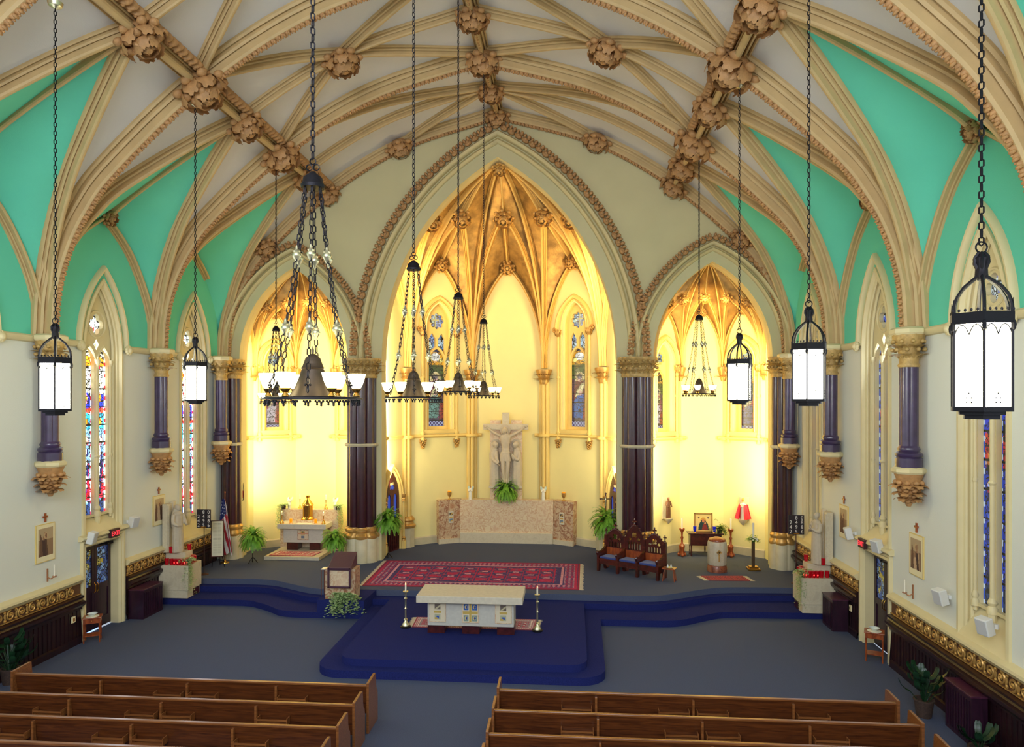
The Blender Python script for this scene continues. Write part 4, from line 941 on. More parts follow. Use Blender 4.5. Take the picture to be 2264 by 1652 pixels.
# ================================================================ DADO
for s, nm in ((-1, 'left'), (1, 'right')):
    TN[0] += 1; d = thing('trim_%d' % TN[0], '%s wall dado of dark panelling, wood cornice, gilt scroll frieze and cream rail' % nm, 'dado', kind='structure')
    spans = [(2.0, 16.5), (18.3, 23.25)]; parts_ = {}
    for key, m_, prof in (('wainscot', DARKWOOD, [(0, .1), (.14, .1), (.16, .05), (.84, .05)]), ('wood_cornice', DARKWOOD, [(.82, .04), (.84, .1), (.9, .1), (.92, .16), (.98, .2), (1.04, .2), (1.06, .13), (1.1, .11), (1.12, .15), (1.17, .16), (1.19, .07), (1.21, .05)]),
                          ('frieze_ground', mat('frieze_ground_brown', (92, 58, 36), .6), [(1.2, .05), (1.49, .05)]), ('cream_rail', STONE, [(1.48, .04), (1.49, .1), (1.52, .12), (1.57, .17), (1.62, .16), (1.66, .06), (1.67, 0)])):
        mb = MB()
        for a, b in spans: mb.sweep([(s*HW, a, 0), (s*HW, b, 0)], prof, [(0, 0, 1)]*2, [(-s, 0, 0)]*2, cap=True)
        if key == 'wainscot':
            for a, b in spans:
                y = a+.1
                while y < b: mb.box((s*(HW-.055), y, .5), (.02, .02, .68)); y += .14
        mb.build(key, m_, d, smooth=25)
    mb = MB()
    for a, b in spans:
        y = a+.2; k = 0
        while y < b-.15:
            f = 1 if k % 2 else -1; cz = 1.345; X = s*(HW-.07)
            sp = [(X, y+.115*(1-t*.85)*math.cos(f*t*9.5+PI/2*f), cz+.115*(1-t*.85)*math.sin(f*t*9.5+PI/2*f)) for t in np.linspace(0, 1, 16)]
            mb.tube(sp, [.024*(1-.4*t) for t in np.linspace(0, 1, 16)], 5); mb.ell((X, y, cz), (.03, .035, .035), nu=6, nv=5)
            mb.tube([(X, y-.12, cz-f*.1), (X, y-.16, cz), (X, y-.14, cz+f*.11)], [.012, .026, .01], 5); mb.ell((X, y-.16, cz+f*.09), (.025, .04, .03), nu=6, nv=4); mb.ell((X, y-.16, cz-f*.09), (.025, .03, .04), nu=6, nv=4)
            y += .31; k += 1
    for z in (1.212, 1.478):
        for a, b in spans: mb.box((s*(HW-.06), (a+b)/2, z), (.04, b-a, .018))
    mb.build('scroll_frieze', GOLD, d, smooth=50)
# ================================================================ HANGING LAMPS
def chain(mb, a, b, link=.085, r=.007, wd=.02, m=0):
    a, b = Vector(a), Vector(b); L = (b-a).length; n = max(2, int(L/(link*.78))); t = (b-a)/L; u = t.orthogonal().normalized(); v = t.cross(u)
    for i in range(n):
        c = a.lerp(b, (i+.5)/n); s = u if i % 2 else v; h = link/2-wd
        pts = [c+t*h+s*wd*.9, c+t*(h+wd*.8), c+t*h-s*wd*.9, c-t*h-s*wd*.9, c-t*(h+wd*.8), c-t*h+s*wd*.9]
        mb.tube(pts, r, 4, m, closed=True)
def lantern(label, ztop):
    c = thing('hanging_lantern', label, 'lantern', (0, 0, 5.92), 0, 'six-sided hanging lanterns'); R = .25; n = 6
    mb = MB(); mb.lathe([(R-.012, .04), (R-.012, .78)], 6, a0=.1, cap=False); mb.build('glass_panel', LAMPW, c, smooth=0)
    mb = MB(); a0 = .1
    mb.lathe([(R*.62, -.07), (R*.62, -.03), (R*.8, -.03), (R*.8, 0), (R+.012, 0), (R+.012, .04)], 6, a0=a0); mb.lathe([(R+.02, .78), (R+.02, .88), (R-.01, .88)], 6, a0=a0, cap=False)
    for k in range(6):
        a = a0+2*PI*k/6; x, y = R*math.cos(a), R*math.sin(a); mb.tube([(x, y, 0), (x, y, .8)], .013, 6); mb.ell((x*1.05, y*1.05, .76), (.022, .022, .05), nu=6, nv=4)
        b = a0+2*PI*(k+1)/6; A, B = Vector((x, y, 0))*.99, Vector((R*math.cos(b), R*math.sin(b), 0))*.99
        for q in (0, 1):
            p0, p1 = A.lerp(B, q*.5), A.lerp(B, q*.5+.5); L = [p0.lerp(p1, t)+Vector((0, 0, .68+.09*math.sin(PI*t)**.7)) for t in np.linspace(0, 1, 7)]; mb.tube(L, .006, 4)
        for dx, dz in ((.5, .16), (.42, .12), (.58, .12), (.42, .08), (.58, .08)): mb.ell(A.lerp(B, dx)+Vector((0, 0, dz)), (.008, .008, .01), nu=5, nv=4)
        for q in range(5): mb.ell(A.lerp(B, q/5)*1.05+Vector((0, 0, .9)), (.012, .012, .016), nu=5, nv=4)
        mb.tube([(x*1.02, y*1.02, .88), (x*1.02, y*1.02, 1.0)], [.01, .002], 4)
    mb.build('iron_frame', IRON, c, smooth=30)
    mb = MB()
    for k in range(6):
        a = a0+2*PI*k/6; L = [(R*q*math.cos(a), R*q*math.sin(a), z) for q, z in ((1, .88), (.98, .95), (.88, 1.03), (.66, 1.11), (.38, 1.17), (.18, 1.21), (.1, 1.26), (.24, 1.34), (.22, 1.39), (.1, 1.43))]; mb.tube(L, .016, 5)
    mb.lathe([(.03, 1.18), (.055, 1.22), (.05, 1.3), (.07, 1.38), (.02, 1.43)], 8); mb.build('ribbed_dome', IRON, c, smooth=40)
    mb = MB(); mb.tube([(.05*math.cos(t), 0, 1.48+.05*math.sin(t)) for t in np.linspace(0, 6.2, 12)], .008, 5, closed=True); chain(mb, (0, 0, 1.5), (0, 0, ztop-5.92), .09, .008, .021); mb.build('chain', IRON, c, smooth=40)
    mb = MB(); mb.lathe([(.02, ztop-5.92-.1), (.1, ztop-5.92-.06), (.12, ztop-5.92)], 12); mb.build('ceiling_rose', SILVER, c, smooth=40)
    return c
LANT = [(5.99, 15.2, .0, 'white glass hanging lantern on the right, furthest from the camera'), (6.03, 11.0, .0, 'white glass hanging lantern on the right, middle of three'), (6.12, 6.68, 0, 'large white glass hanging lantern at the right edge, nearest the camera'), (-5.97, 15.2, 0, 'white glass hanging lantern on the left, the further of two'), (-5.99, 10.9, -.12, 'white glass hanging lantern at the left edge, nearer of two')]
l0 = lantern(LANT[0][3], 12.62)
for i, (x, y, dz, lb) in enumerate(LANT):
    if i == 0: l0.location = (x, y, 5.98)
    else: dup(l0, (x, y, (5.92, 5.98, 5.9, 5.98, 5.82)[i]), lb)
def chandelier(label, ztop):
    c = thing('ring_chandelier', label, 'chandelier', (0, 0, 6), 0, 'iron ring chandeliers with glowing bowls'); R = .44
    mb = MB(); mb.tube([(R*math.cos(a), R*math.sin(a), 0) for a in np.linspace(0, 2*PI, 49)[:-1]], .013, 6, closed=True); mb.lathe([(R-.03, -.012), (R+.03, -.012), (R+.03, .0), (R-.03, .0)], 40, cap=False)
    for k in range(6): a = PI/6+k*PI/3; mb.tube([(0, 0, .02), (R*math.cos(a), R*math.sin(a), 0)], .01, 5)
    for k in range(24):
        a = 2*PI*k/24; x, y = R*math.cos(a), R*math.sin(a)
        for dx, dz in ((0, -.045), (.016, -.03), (-.016, -.03), (0, -.065)): mb.ell((x-dx*math.sin(a), y+dx*math.cos(a), dz), (.013, .013, .013), nu=6, nv=4)
    mb.build('ring', IRON, c, smooth=40)
    mb = MB(); mb.lathe([(.0, .43), (.03, .42), (.07, .385), (.085, .34), (.10, .3), (.115, .29), (.105, .275), (.13, .2), (.17, .1), (.21, .04), (.225, .02), (.2, .02)], 24); mb.lathe([(.01, .42), (.012, .46), (.004, .5)], 6)
    mb.build('bell_body', mat('tarnished_bell', (74, 62, 50), .45, metal=.5, noise=.3, nscale=6), c, smooth=40)
    for k in range(6):
        a = 2*PI*k/6+.25; x, y = R*.93*math.cos(a), R*.93*math.sin(a)
        mb = MB(); mb.lathe([(.02, .0), (.035, .02), (.02, .05), (.04, .07), (.05, .09), (.035, .1)], 12, (x, y, 0)); mb.build('lamp_holder', BRASS, c, smooth=40)
        mb = MB(); mb.lathe([(.035, .09), (.055, .12), (.075, .17), (.088, .22), (.09, .235), (.082, .235), (.05, .13)], 14, (x, y, 0), cap=False); mb.build('glowing_bowl', BOWL, c, smooth=60)
    mb = MB(); T = 2.02
    for k in range(6):
        a = 2*PI*k/6+.25+PI/6; pts = [Vector((r*math.cos(a), r*math.sin(a), z)) for r, z in ((.08, T), (.16, 1.36), (.27, .66), (.42, .05))]
        for i in range(3):
            chain(mb, pts[i], pts[i+1], .085, .006, .018)
            if i < 2: mbb = MB(); mbb.lathe([(.008, -.09), (.014, -.06), (.04, -.02), (.045, .0), (.03, .02), (.035, .035), (.018, .05), (.015, .07), (.006, .09)], 10, tuple(pts[i+1])); mbb.build('brass_bead', SILVER, c, smooth=50)
        q = pts[3]
        for j in range(4): mb.ell(q+Vector((.0, 0, .07))+Vector((math.cos(a+PI/2)*.022*math.cos(j*PI/2), math.sin(a+PI/2)*.022*math.cos(j*PI/2), .022*math.sin(j*PI/2))), (.012, .012, .012), nu=5, nv=4)
    mb.lathe([(.11, T), (.115, T+.03), (.1, T+.05), (.09, T+.1), (.04, T+.14), (.02, T+.16)], 16)
    for dx, dz in ((0, .26), (-.035, .2), (.035, .2)): mb.tube([(dx+.03*math.cos(t), 0, T+dz+.03*math.sin(t)) for t in np.linspace(0, 6.28, 10)[:-1]], .007, 4, closed=True)
    chain(mb, (0, 0, T+.28), (0, 0, ztop), .09, .008, .021); mb.build('chain', IRON, c, smooth=40)
    return c
CH = [(-.05, 6.6, 6.02, 15.3, 'large iron ring chandelier nearest the camera, left of the great arch'), (-.05, 11.0, 6.04, 15.3, 'iron ring chandelier on the centre line, second from the camera'), (0, 15.2, 6.18, 15.3, 'iron ring chandelier on the centre line, third from the camera'), (.02, 19.6, 6.12, 15.3, 'smallest iron ring chandelier on the centre line, furthest of four'),
      (-5.98, 19.6, 5.96, 12.75, 'iron ring chandelier hanging before the left side chapel'), (5.95, 19.6, 6.17, 12.75, 'iron ring chandelier hanging before the right side chapel')]
first = {}
for x, y, z, top_, lb in CH:
    if top_ not in first: first[top_] = chandelier(lb, top_-z); first[top_].location = (x, y, z)
    else: dup(first[top_], (x, y, z), lb)

# ================================================================ PEWS
def pew(L, label):
    c = thing('pew', label, 'pew', (0, 0, 0), 0, 'varnished oak pews')
    mb = MB(); mb.add([(.03, .05, .3), (L-.03, .05, .3), (L-.03, -.03, .82), (.03, -.03, .82), (.03, .08, .3), (L-.03, .08, .3), (L-.03, .0, .82), (.03, .0, .82)], [(0, 1, 2, 3), (7, 6, 5, 4), (0, 4, 5, 1), (3, 2, 6, 7)]); mb.build('backrest', PEW, c, smooth=0)
    mb = MB(); mb.box((L/2, -.02, .835), (L-.06, .06, .04)); mb.build('top_rail', PEWTRIM, c, smooth=0, bevel=.008)
    mb = MB(); mb.box((L/2, .28, .42), (L-.06, .44, .04)); mb.build('seat', PEW, c, smooth=0, bevel=.006)
    for x in (0, L-.045):
        mb = MB(); pr = [(-.1, 0), (.5, 0), (.5, .48), (.48, .56), (.42, .62), (.39, .72), (.37, .92), (.33, .93), (-.1, .91), (-.1, .5)]
        mb.add([(x, y, z) for y, z in pr]+[(x+.045, y, z) for y, z in pr], [tuple(range(10))[::-1], tuple(range(10, 20))]+[(i, (i+1) % 10, 10+(i+1) % 10, 10+i) for i in range(10)]); mb.build('end_panel', PEWTRIM, c, smooth=0, bevel=.006)
    for x in (1.75, 3.43, 5.12):
        mb = MB(); mb.add([(x-.02, .03, 0), (x+.02, .03, 0), (x+.02, -.09, 0), (x-.02, -.09, 0), (x-.02, -.02, .78), (x+.02, -.02, .78), (x+.02, -.07, .78), (x-.02, -.07, .78)], [(3, 2, 1, 0), (4, 5, 6, 7), (0, 1, 5, 4), (1, 2, 6, 5), (2, 3, 7, 6), (3, 0, 4, 7)]); mb.build('divider', PEWTRIM, c, smooth=0, bevel=.004)
    for x0 in (1.15, 2.83, 3.49, 5.18):
        mb = MB()
        for x in (x0, x0+.52): mb.box((x, -.08, .56), (.015, .13, .12), top=(1, 1))
        mb.box((x0+.26, -.14, .585), (.52, .012, .03)); mb.box((x0+.26, -.13, .52), (.52, .012, .025)); mb.box((x0+.26, -.085, .5), (.52, .12, .012)); mb.build('book_rack', PEWTRIM, c, smooth=0)
    return c
ordn = ('front', 'second', 'third', 'fourth')
pw0 = None
for k in range(4):
    y = 12.5-.83*k
    for x0, nm in ((-8.04, 'left'), (1.13, 'right')):
        lb = '%s oak pew of the %s-hand block with book racks on its back' % (ordn[k], nm)
        if pw0 is None: pw0 = pew(6.86, lb); pw0.location = (x0, y, 0)
        else: dup(pw0, (x0, y, 0), lb)

# ================================================================ MAIN ALTAR
def crosspanel(mb, x, z, y, s, big=False): pass
A = thing('altar_table', 'cream stone altar table with mosaic panels on the blue carpeted platform', 'altar', (.03, 17.18, .332))
mb = MB(); mb.box((0, 0, .895), (2.56, 1.1, .17)); mb.build('mensa_slab', LIME, A, smooth=0, bevel=.01)
mb = MB(); mb.box((0, 0, .505), (2.1, .6, .61)); mb.build('altar_body', mat('altar_grey_stone', (196, 192, 180), .6, noise=.08, nscale=14), A, smooth=0, bevel=.008)
for x in (-.85, 0, .85):
    mb = MB(); mb.box((x, .0, .1), (.42, .5, .2)); mb.build('foot', MAHOG, A, smooth=0)
for i, x in enumerate((-.8, 0, .8)):
    mb = MB(); mb.box((x, -.31, .54), (.4, .03, .5)); p = mb.build('mosaic_panel', MARBLE, A, smooth=0)
    c = canvas(40, 48, (214, 200, 170)); 
    if i != 1:
        prect(c, .3, .7, .62, .92, (110, 96, 84)); prect(c, .25, .75, .44, .56, (190, 160, 80)); prect(c, .3, .7, .1, .4, (170, 170, 140)); prect(c, .42, .6, .14, .3, (40, 80, 160)); prect(c, .3, .5, .1, .2, (190, 160, 80)); ppoly(c, [(.3, .66), (.7, .9), (.7, .8), (.4, .62)], (190, 180, 140))
    else:
        prect(c, .0, 1, .42, .56, (190, 160, 80)); prect(c, .42, .58, 0, 1, (190, 160, 80))
        for cx_, cy_ in ((.22, .78), (.78, .78), (.22, .2), (.78, .2)): prect(c, cx_-.16, cx_+.16, cy_-.15, cy_+.15, (44, 90, 160) if cy_ > .5 else (120, 140, 130)); pell(c, cx_, cy_, .1, .1, (200, 180, 120)); pell(c, cx_+.03, cy_, .06, .07, (44, 70, 140))
    paint_mesh('mosaic', c, lambda u, v: (x-.18+.36*u, -.327, .31+.46*v), PAINTED, p)
def candlestick(label, loc, h, mt, hc=.15, s=1.0, base=IRON, group=None, name='candlestick'):
    c = thing(name, label, 'candlestick', loc, 0, group); mb = MB()
    mb.lathe([(.13*s, 0), (.13*s, .03), (.11*s, .045)], 16); mb.build('foot', base, c, smooth=40)
    mb = MB(); mb.lathe([(.1*s, .04), (.095*s, .08), (.05*s, .13), (.035*s, .2*h), (.05*s, .22*h), (.025*s, .25*h), (.02*s, .5*h), (.035*s, .52*h), (.02*s, .55*h), (.025*s, .78*h), (.04*s, .8*h), (.02*s, .83*h), (.03*s, .95*h), (.07*s, .98*h), (.07*s, h)], 12); mb.build('stem', mt, c, smooth=40)
    mb = MB(); mb.lathe([(.02*s**.5, h), (.02*s**.5, h+hc)], 10); w = mb.build('candle', WAX, c, smooth=40)
    mb = MB(); mb.ell((0, 0, h+hc+.022), (.009, .009, .024), nu=8, nv=6); mb.build('flame', FLAME, w)
    return c
candlestick('tall brass floor candlestick with lit candle left of the altar table', (-1.66, 17.3, .332), .9, SILVER, .17)
candlestick('tall brass floor candlestick with lit candle right of the altar table', (1.63, 17.27, .332), .9, SILVER, .17)

# rugs
def rug_canvas(nx, ny, w, h, seed, field, border, pale, centre=None):
    c = canvas(nx, ny, field); u, v = UV(c); X = u*w; Y = v*h; rs = np.random.RandomState(seed)
    d = np.minimum(np.minimum(X, w-X), np.minimum(Y, h-Y)); q = h/10
    f = np.sin(X*2*PI/(q*1.1))*np.sin(Y*2*PI/(q*1.1)); g = np.abs(((X/(q*3.0))+(Y/(q*2.0))) % 1-.5)+np.abs(((X/(q*3.0))-(Y/(q*2.0))) % 1-.5)
    c[g < .62] = lin(border); c[(g < .5) & (f > .2)] = lin(tuple(int(k*.5+50) for k in field)); c[(g < .2)] = lin(pale); c[(f > .75)] = lin(tuple(int(a*.6+60) for a in border)); c[(np.abs(g-.5) < .03)] = lin(field)
    if centre: pell(c, .5, .5, .14, .22, border); pell(c, .5, .5, .1, .16, centre)
    bm = d < q*2.2; c[bm] = lin(border); m1 = bm & (d > q*.45) & (d < q*1.45); t = np.sin((X+Y)*2*PI/(q*.9)); t2 = np.sin((X-Y)*2*PI/(q*.9))
    c[m1 & (t*t2 > .35)] = lin(pale); c[m1 & (t*t2 < -.4)] = lin(field); c[(np.abs(d-q*1.65) < q*.12)] = lin(pale); c[(np.abs(d-q*.35) < q*.1)] = lin(field); c[d < q*.18] = lin(tuple(int(a*.8) for a in field))
    n = rs.rand(ny, nx); c *= (.7+.6*n)[..., None]; return np.clip(c, 0, 1)
def rug(label, corners, z, nx, ny, seed, field, border, pale, fr=.12, centre=None, name='rug'):
    a, b, cc_, d = [Vector((x, y, z)) for x, y in corners]   # bl br tr tl
    w = (b-a).length; h = (d-a).length; o = (a+b+cc_+d)/4
    root = thing(name, label, 'rug', o, 0, None)
    c = rug_canvas(nx, ny, w, h, seed, field, border, pale, centre)
    P = lambda u, v, dz=0: tuple((a.lerp(b, u).lerp(d.lerp(cc_, u), v))-o+Vector((0, 0, dz)))
    paint_mesh('woven_field', c, lambda u, v: P(u, v, .014), WOVEN, root)
    mb = MB(); vs = [P(0, 0), P(1, 0), P(1, 1), P(0, 1), P(0, 0, .0135), P(1, 0, .0135), P(1, 1, .0135), P(0, 1, .0135)]; mb.add(vs, [(0, 3, 2, 1), (4, 5, 6, 7), (0, 1, 5, 4), (1, 2, 6, 5), (2, 3, 7, 6), (3, 0, 4, 7)]); mb.build('backing', mat('rug_backing', (110, 50, 60), .9), root, smooth=0)
    mb = MB(); n = 60
    for e, s in ((0, -1), (1, 1)):
        for i in range(n):
            v0, v1 = i/n, (i+.8)/n; j = rnd.uniform(.75, 1.1)*fr/w
            p = [P(e, v0, .008), P(e, v1, .008), P(e+s*j, (v0+v1)/2+.004, .003), P(e+s*j, v0, .003)]; mb.add(p, [(0, 1, 2, 3)])
    mb.build('fringe', mat('rug_fringe', (224, 214, 190), .9), root, smooth=0)
rug('large crimson and navy oriental rug behind the altar platform', [(-3.7, 20.42), (2.7, 20.45), (2.78, 23.72), (-3.82, 23.68)], .5, 330, 150, 5, (172, 18, 72), (62, 44, 100), (196, 134, 150))
rug('small pale pink oriental rug under the altar table', [(-1.5, 17.3), (1.55, 17.3), (1.6, 18.15), (-1.55, 18.1)], .332, 150, 50, 8, (170, 70, 90), (150, 130, 140), (220, 200, 190))
rug('narrow red rug in front of the stone font', [(6.65, 21.85), (7.9, 21.9), (7.8, 22.5), (6.5, 22.4)], .5, 80, 40, 9, (160, 36, 50), (110, 40, 56), (180, 90, 90), .14)

# ================================================================ PLANTS
def fern_mesh(R, seed, n=190, droop=1.05):
    r = random.Random(seed); mb = MB()
    for i in range(n):
        a = r.uniform(0, 2*PI); el = r.uniform(-.2, 1.35); L = R*r.uniform(1.0, 1.35); d = Vector((math.cos(a)*math.cos(el), math.sin(a)*math.cos(el), math.sin(el)))
        p = Vector((0, 0, 0)); pts = [p.copy()]; N = 9
        for k in range(N): d = (d+Vector((0, 0, -.2*droop*(.5+k*.16)))).normalized(); p = p+d*L/N*1.15; pts.append(p.copy())
        for k in range(N):
            t = (pts[k+1]-pts[k]); sd = t.cross(Vector((0, 0, 1))); sd = sd.normalized() if sd.length > 1e-6 else Vector((1, 0, 0)); w = .115*R*math.sin(PI*(k+1.2)/(N+1.8))**.8
            for j in (0, .5):
                b = pts[k]+t*j
                for s in (-1, 1): mb.add([b, b+sd*s*w+t*.35-Vector((0, 0, .12*w)), b+sd*s*w*.9+t*.62-Vector((0, 0, .15*w)), b+t*.42], [(0, 1, 2, 3)])
    return mb
FM = [fern_mesh(.4, s).build('foliage', FERN, smooth=0) for s in (1, 2)]
FM[0].hide_render = False
def fern(label, loc, R=.4, stand=None, idx=0, group='boston ferns in the sanctuary'):
    c = thing('potted_fern', label, 'fern', loc, 0, None); h = stand or .25
    f = FM[idx].copy(); COL.objects.link(f); f.parent = c; f.location = (0, 0, h+.12); f.scale = (R/.4,)*3
    mb = MB(); mb.lathe([(.1, h-.14), (.14, h+.08), (.15, h+.1), (.12, h+.1)], 14); mb.build('pot', TERRA, c, smooth=40)
    mb = MB()
    if stand:
        if stand > .3:

            mb.tube([(0, 0, .02), (0, 0, h-.14)], .014, 6); mb.lathe([(.1, h-.16), (.1, h-.135)], 12)
            for k in range(3): a = 2*PI*k/3; mb.tube([(0, 0, .2), (.1*math.cos(a), .1*math.sin(a), .1), (.17*math.cos(a), .17*math.sin(a), .008)], .012, 5)
        mb.build('stand', IRON, c, smooth=40)
    return c
fern('bushy boston fern on a thin black stand by the left apse door', (-3.86, 24.0, .5), .46, 1.2, 0)
fern('boston fern standing left of the side chapel altar', (-8.25, 23.0, .5), .4, .72, 1)
fern('boston fern in front of the left maroon column above the lectern', (-5.42, 23.0, .5), .38, .7, 0)
fern('boston fern on a stand behind the carved seats', (3.7, 24.3, .5), .52, 1.2, 1)
fern('boston fern on the marble wall at the foot of the crucifix', (-.02, 26.98, 2.15), .44, .26, 1)
for o in FM: bpy.data.objects.remove(o)
def vine(mb, p, L, r, spread=.12, n=26, ls=.05, droop=1.0, dirv=None):
    p = Vector(p); d = Vector(dirv or (r.uniform(-1, 1), r.uniform(-1, 1), .4)).normalized()
    for k in range(n):
        d = (d+Vector((r.uniform(-.3, .3), r.uniform(-.3, .3), -.25*droop))).normalized(); p = p+d*L/n
        a = r.uniform(0, 6.28); o = Vector((math.cos(a), math.sin(a), r.uniform(-.2, .5))).normalized(); s = o.cross(Vector((0, 0, 1))).normalized()*ls*.5; b = p+o*.015; q = ls*r.uniform(.7, 1.2)
        mb.add([b, b+s+o*q*.4, b+o*q, b-s+o*q*.4], [(0, 1, 2, 3)])
    return mb
def ivy(label, loc, mats_, fn, pot=None):
    c = thing('trailing_ivy', label, 'ivy plant', loc, 0); mb = MB(); fn(mb); mb.build('foliage', mats_, c, smooth=0)
    mb = MB(); mb.lathe([(.08, 0), (.11, .16), (.1, .16)], 12); mb.build('pot', TERRA, c, smooth=40); return c
def f1(mb):
    r = random.Random(4)
    for k in range(60): a = r.uniform(-3.0, -.1); vine(mb, (r.uniform(-.25, .25), 0, .16), r.uniform(.4, .85), r, n=22, ls=.075, droop=.75, dirv=(math.cos(a)*1.3, math.sin(a)*.5-.1, .45))
ivy('variegated ivy spilling over the blue block below the lectern', (-3.82, 19.0, .5), IVY, f1)
def f2(sx):
    def f(mb):
        r = random.Random(9)
        for k in range(60): a = r.uniform(0, 6.28); vine(mb, (0, 0, .15), r.uniform(.2, .34), r, n=9, ls=.045, droop=.6, dirv=(math.cos(a), math.sin(a), .6))
        for k in range(26): vine(mb, (sx*r.uniform(-.02, .12), r.uniform(-.1, .02), .14), r.uniform(.6, 1.1), r, n=30, ls=.042, droop=1.6, dirv=(sx*.7, -.8, .2))
    return f

# ================================================================ LECTERN
A = thing('marble_lectern', 'pink marble lectern with burgundy reading desk on the blue block', 'lectern', (-3.9, 19.22, .498), 0)
mb = MB(); mb.box((0, .02, .42), (.84, .5, .84)); mb.build('marble_body', MARBLE2, A, smooth=0, bevel=.01)
mb = MB(); mb.add([(-.3, -.34, .9), (.34, -.34, .9), (.34, .25, 1.22), (-.3, .25, 1.22), (-.3, -.34, .82), (.34, -.34, .82), (.34, .25, .84), (-.3, .25, .84)], [(0, 1, 2, 3), (7, 6, 5, 4), (0, 4, 5, 1), (1, 5, 6, 2), (2, 6, 7, 3), (3, 7, 4, 0)]); mb.build('reading_desk', BURG, A, smooth=0, bevel=.01)
mb = MB()
for c_, d_ in (((-.29, -.33, .62), (.05, .06, .56)), ((.31, -.33, .62), (.05, .06, .56)), ((.01, -.33, .365), (.64, .06, .05)), ((.01, -.33, .88), (.64, .06, .05))): mb.box(c_, d_)
mb.build('front_frame', BURG, A, smooth=0, bevel=.006)
mb = MB(); mb.box((.01, -.29, .62), (.56, .02, .5)); mb.build('front_panel', MARBLE, A, smooth=0)
A = thing('glass_side_stand', 'thin copper wire stand at the left side of the lectern', 'stand', (-4.55, 19.45, .498), 0); mb = MB()
for x in (-.0, .1):
    for y in (-.12, .12): mb.tube([(x, y, 0), (x, y, .72)], .008, 5)
mb.tube([(0, -.12, .72), (.1, -.12, .72), (.1, .12, .72), (0, .12, .72)], .008, 5, closed=True); mb.build('wire_frame', mat('copper_wire', (170, 110, 80), .4, metal=.8), A, smooth=30)
mb = MB(); mb.box((.05, 0, .735), (.13, .27, .012)); mb.build('shelf', GLASSCLR, A, smooth=0)
# ================================================================ REREDOS WALL AND CRUCIFIX
A = thing('marble_reredos', 'low pink marble altar wall with angled wings in the apse', 'marble screen', (0, 26.9, .5), 0)
mb = MB(); mb.box((0, .3, .83), (3.6, .44, 1.66)); mb.build('centre_slab', MARBLE, A, smooth=0, bevel=.008)
mb = MB(); mb.box((0, .05, .2), (3.56, .12, .4)); mb.build('lower_step', TRAV, A, smooth=0, bevel=.008)
for s in (-1, 1):
    M = Matrix.Translation((s*2.2, .05, 0)) @ Matrix.Rotation(-s*.5, 4, 'Z'); mb = MB(); mb.box((0, .06, .83), (.96, .4, 1.66), M=M); w = mb.build('wing', MARBLE2 if s < 0 else MARBLE2, A, smooth=0, bevel=.008)
    mb = MB(); mb.box((0, -.16, .09), (1.0, .1, .18), M=M); mb.build('wing_base', TRAV, w, smooth=0)
    mb = MB(); mb.box((0, -.155, 1.0), (.2, .02, .46), M=M); q = mb.build('mosaic_panel', LIME, w, smooth=0); mb = MB()
    c = canvas(16, 36, (214, 206, 184)); prect(c, .15, .85, .66, .92, (90, 74, 60)); ppoly(c, [(.15, .66), (.85, .92), (.85, .8), (.3, .66)], (200, 160, 80)); prect(c, .15, .85, .44, .56, (200, 160, 70)); prect(c, .15, .85, .1, .36, (110, 130, 150)); prect(c, .4, .85, .1, .22, (200, 160, 80))
    paint_mesh('mosaic', c, lambda u, v: tuple(M @ Vector((-.09+.18*u, -.17, .79+.42*v))), PAINTED, w)

def finger_hand(mb, p, d, nrm, s=1.0, m=0, curl=.4):
    p = Vector(p); d = Vector(d).normalized(); nrm = Vector(nrm); nrm = (nrm-d*nrm.dot(d)).normalized(); sd = d.cross(nrm)
    R = Matrix((d, sd, nrm)).transposed(); mb.ell(p+d*.045*s, (.05*s, .04*s, .016*s), m, nu=10, nv=6, R=R)
    for k, (o, L) in enumerate(((-.03, .06), (-.01, .072), (.01, .068), (.03, .052))):
        b = p+d*.085*s+sd*o*s; q1 = b+d*L*.5*s; q2 = q1+(d*math.cos(curl)+nrm*math.sin(curl))*L*.5*s; mb.tube([b-d*.02*s, q1, q2], [.009*s, .0085*s, .006*s], 6, m)
    b = p+d*.03*s-sd*.03*s; mb.tube([b, b-sd*.03*s+d*.025*s, b-sd*.035*s+d*.055*s], [.011*s, .01*s, .007*s], 6, m)
def limb(mb, pts, rs, m=0): mb.tube(crom(pts, 4).tolist() if len(pts) > 2 else pts, list(np.interp(np.linspace(0, 1, (len(pts)-1)*4+1), np.linspace(0, 1, len(pts)), rs)) if len(pts) > 2 else rs, 12, m)
def head(mb, c, s, face, m=0):
    c = Vector(c); f = Vector(face).normalized(); sd = f.cross(Vector((0, 0, 1))).normalized(); up = sd.cross(f); R = Matrix((sd, f, up)).transposed()
    mb.ell(c, (.075*s, .09*s, .11*s), m, nu=16, nv=12, R=R); mb.ell(c+f*.045*s-up*.062*s, (.042*s, .035*s, .034*s), m, nu=8, nv=6, R=R); mb.ell(c+f*.092*s-up*.012*s, (.012*s, .02*s, .026*s), m, nu=8, nv=6, R=R)
    for q in (-1, 1): mb.ell(c+f*.08*s+sd*q*.032*s+up*.02*s, (.018*s, .012*s, .009*s), m, nu=8, nv=6, R=R); mb.ell(c+sd*q*.076*s, (.012*s, .02*s, .03*s), m, nu=6, nv=5, R=R)
    mb.ell(c+f*.088*s-up*.045*s, (.022*s, .01*s, .008*s), m, nu=8, nv=5, R=R)
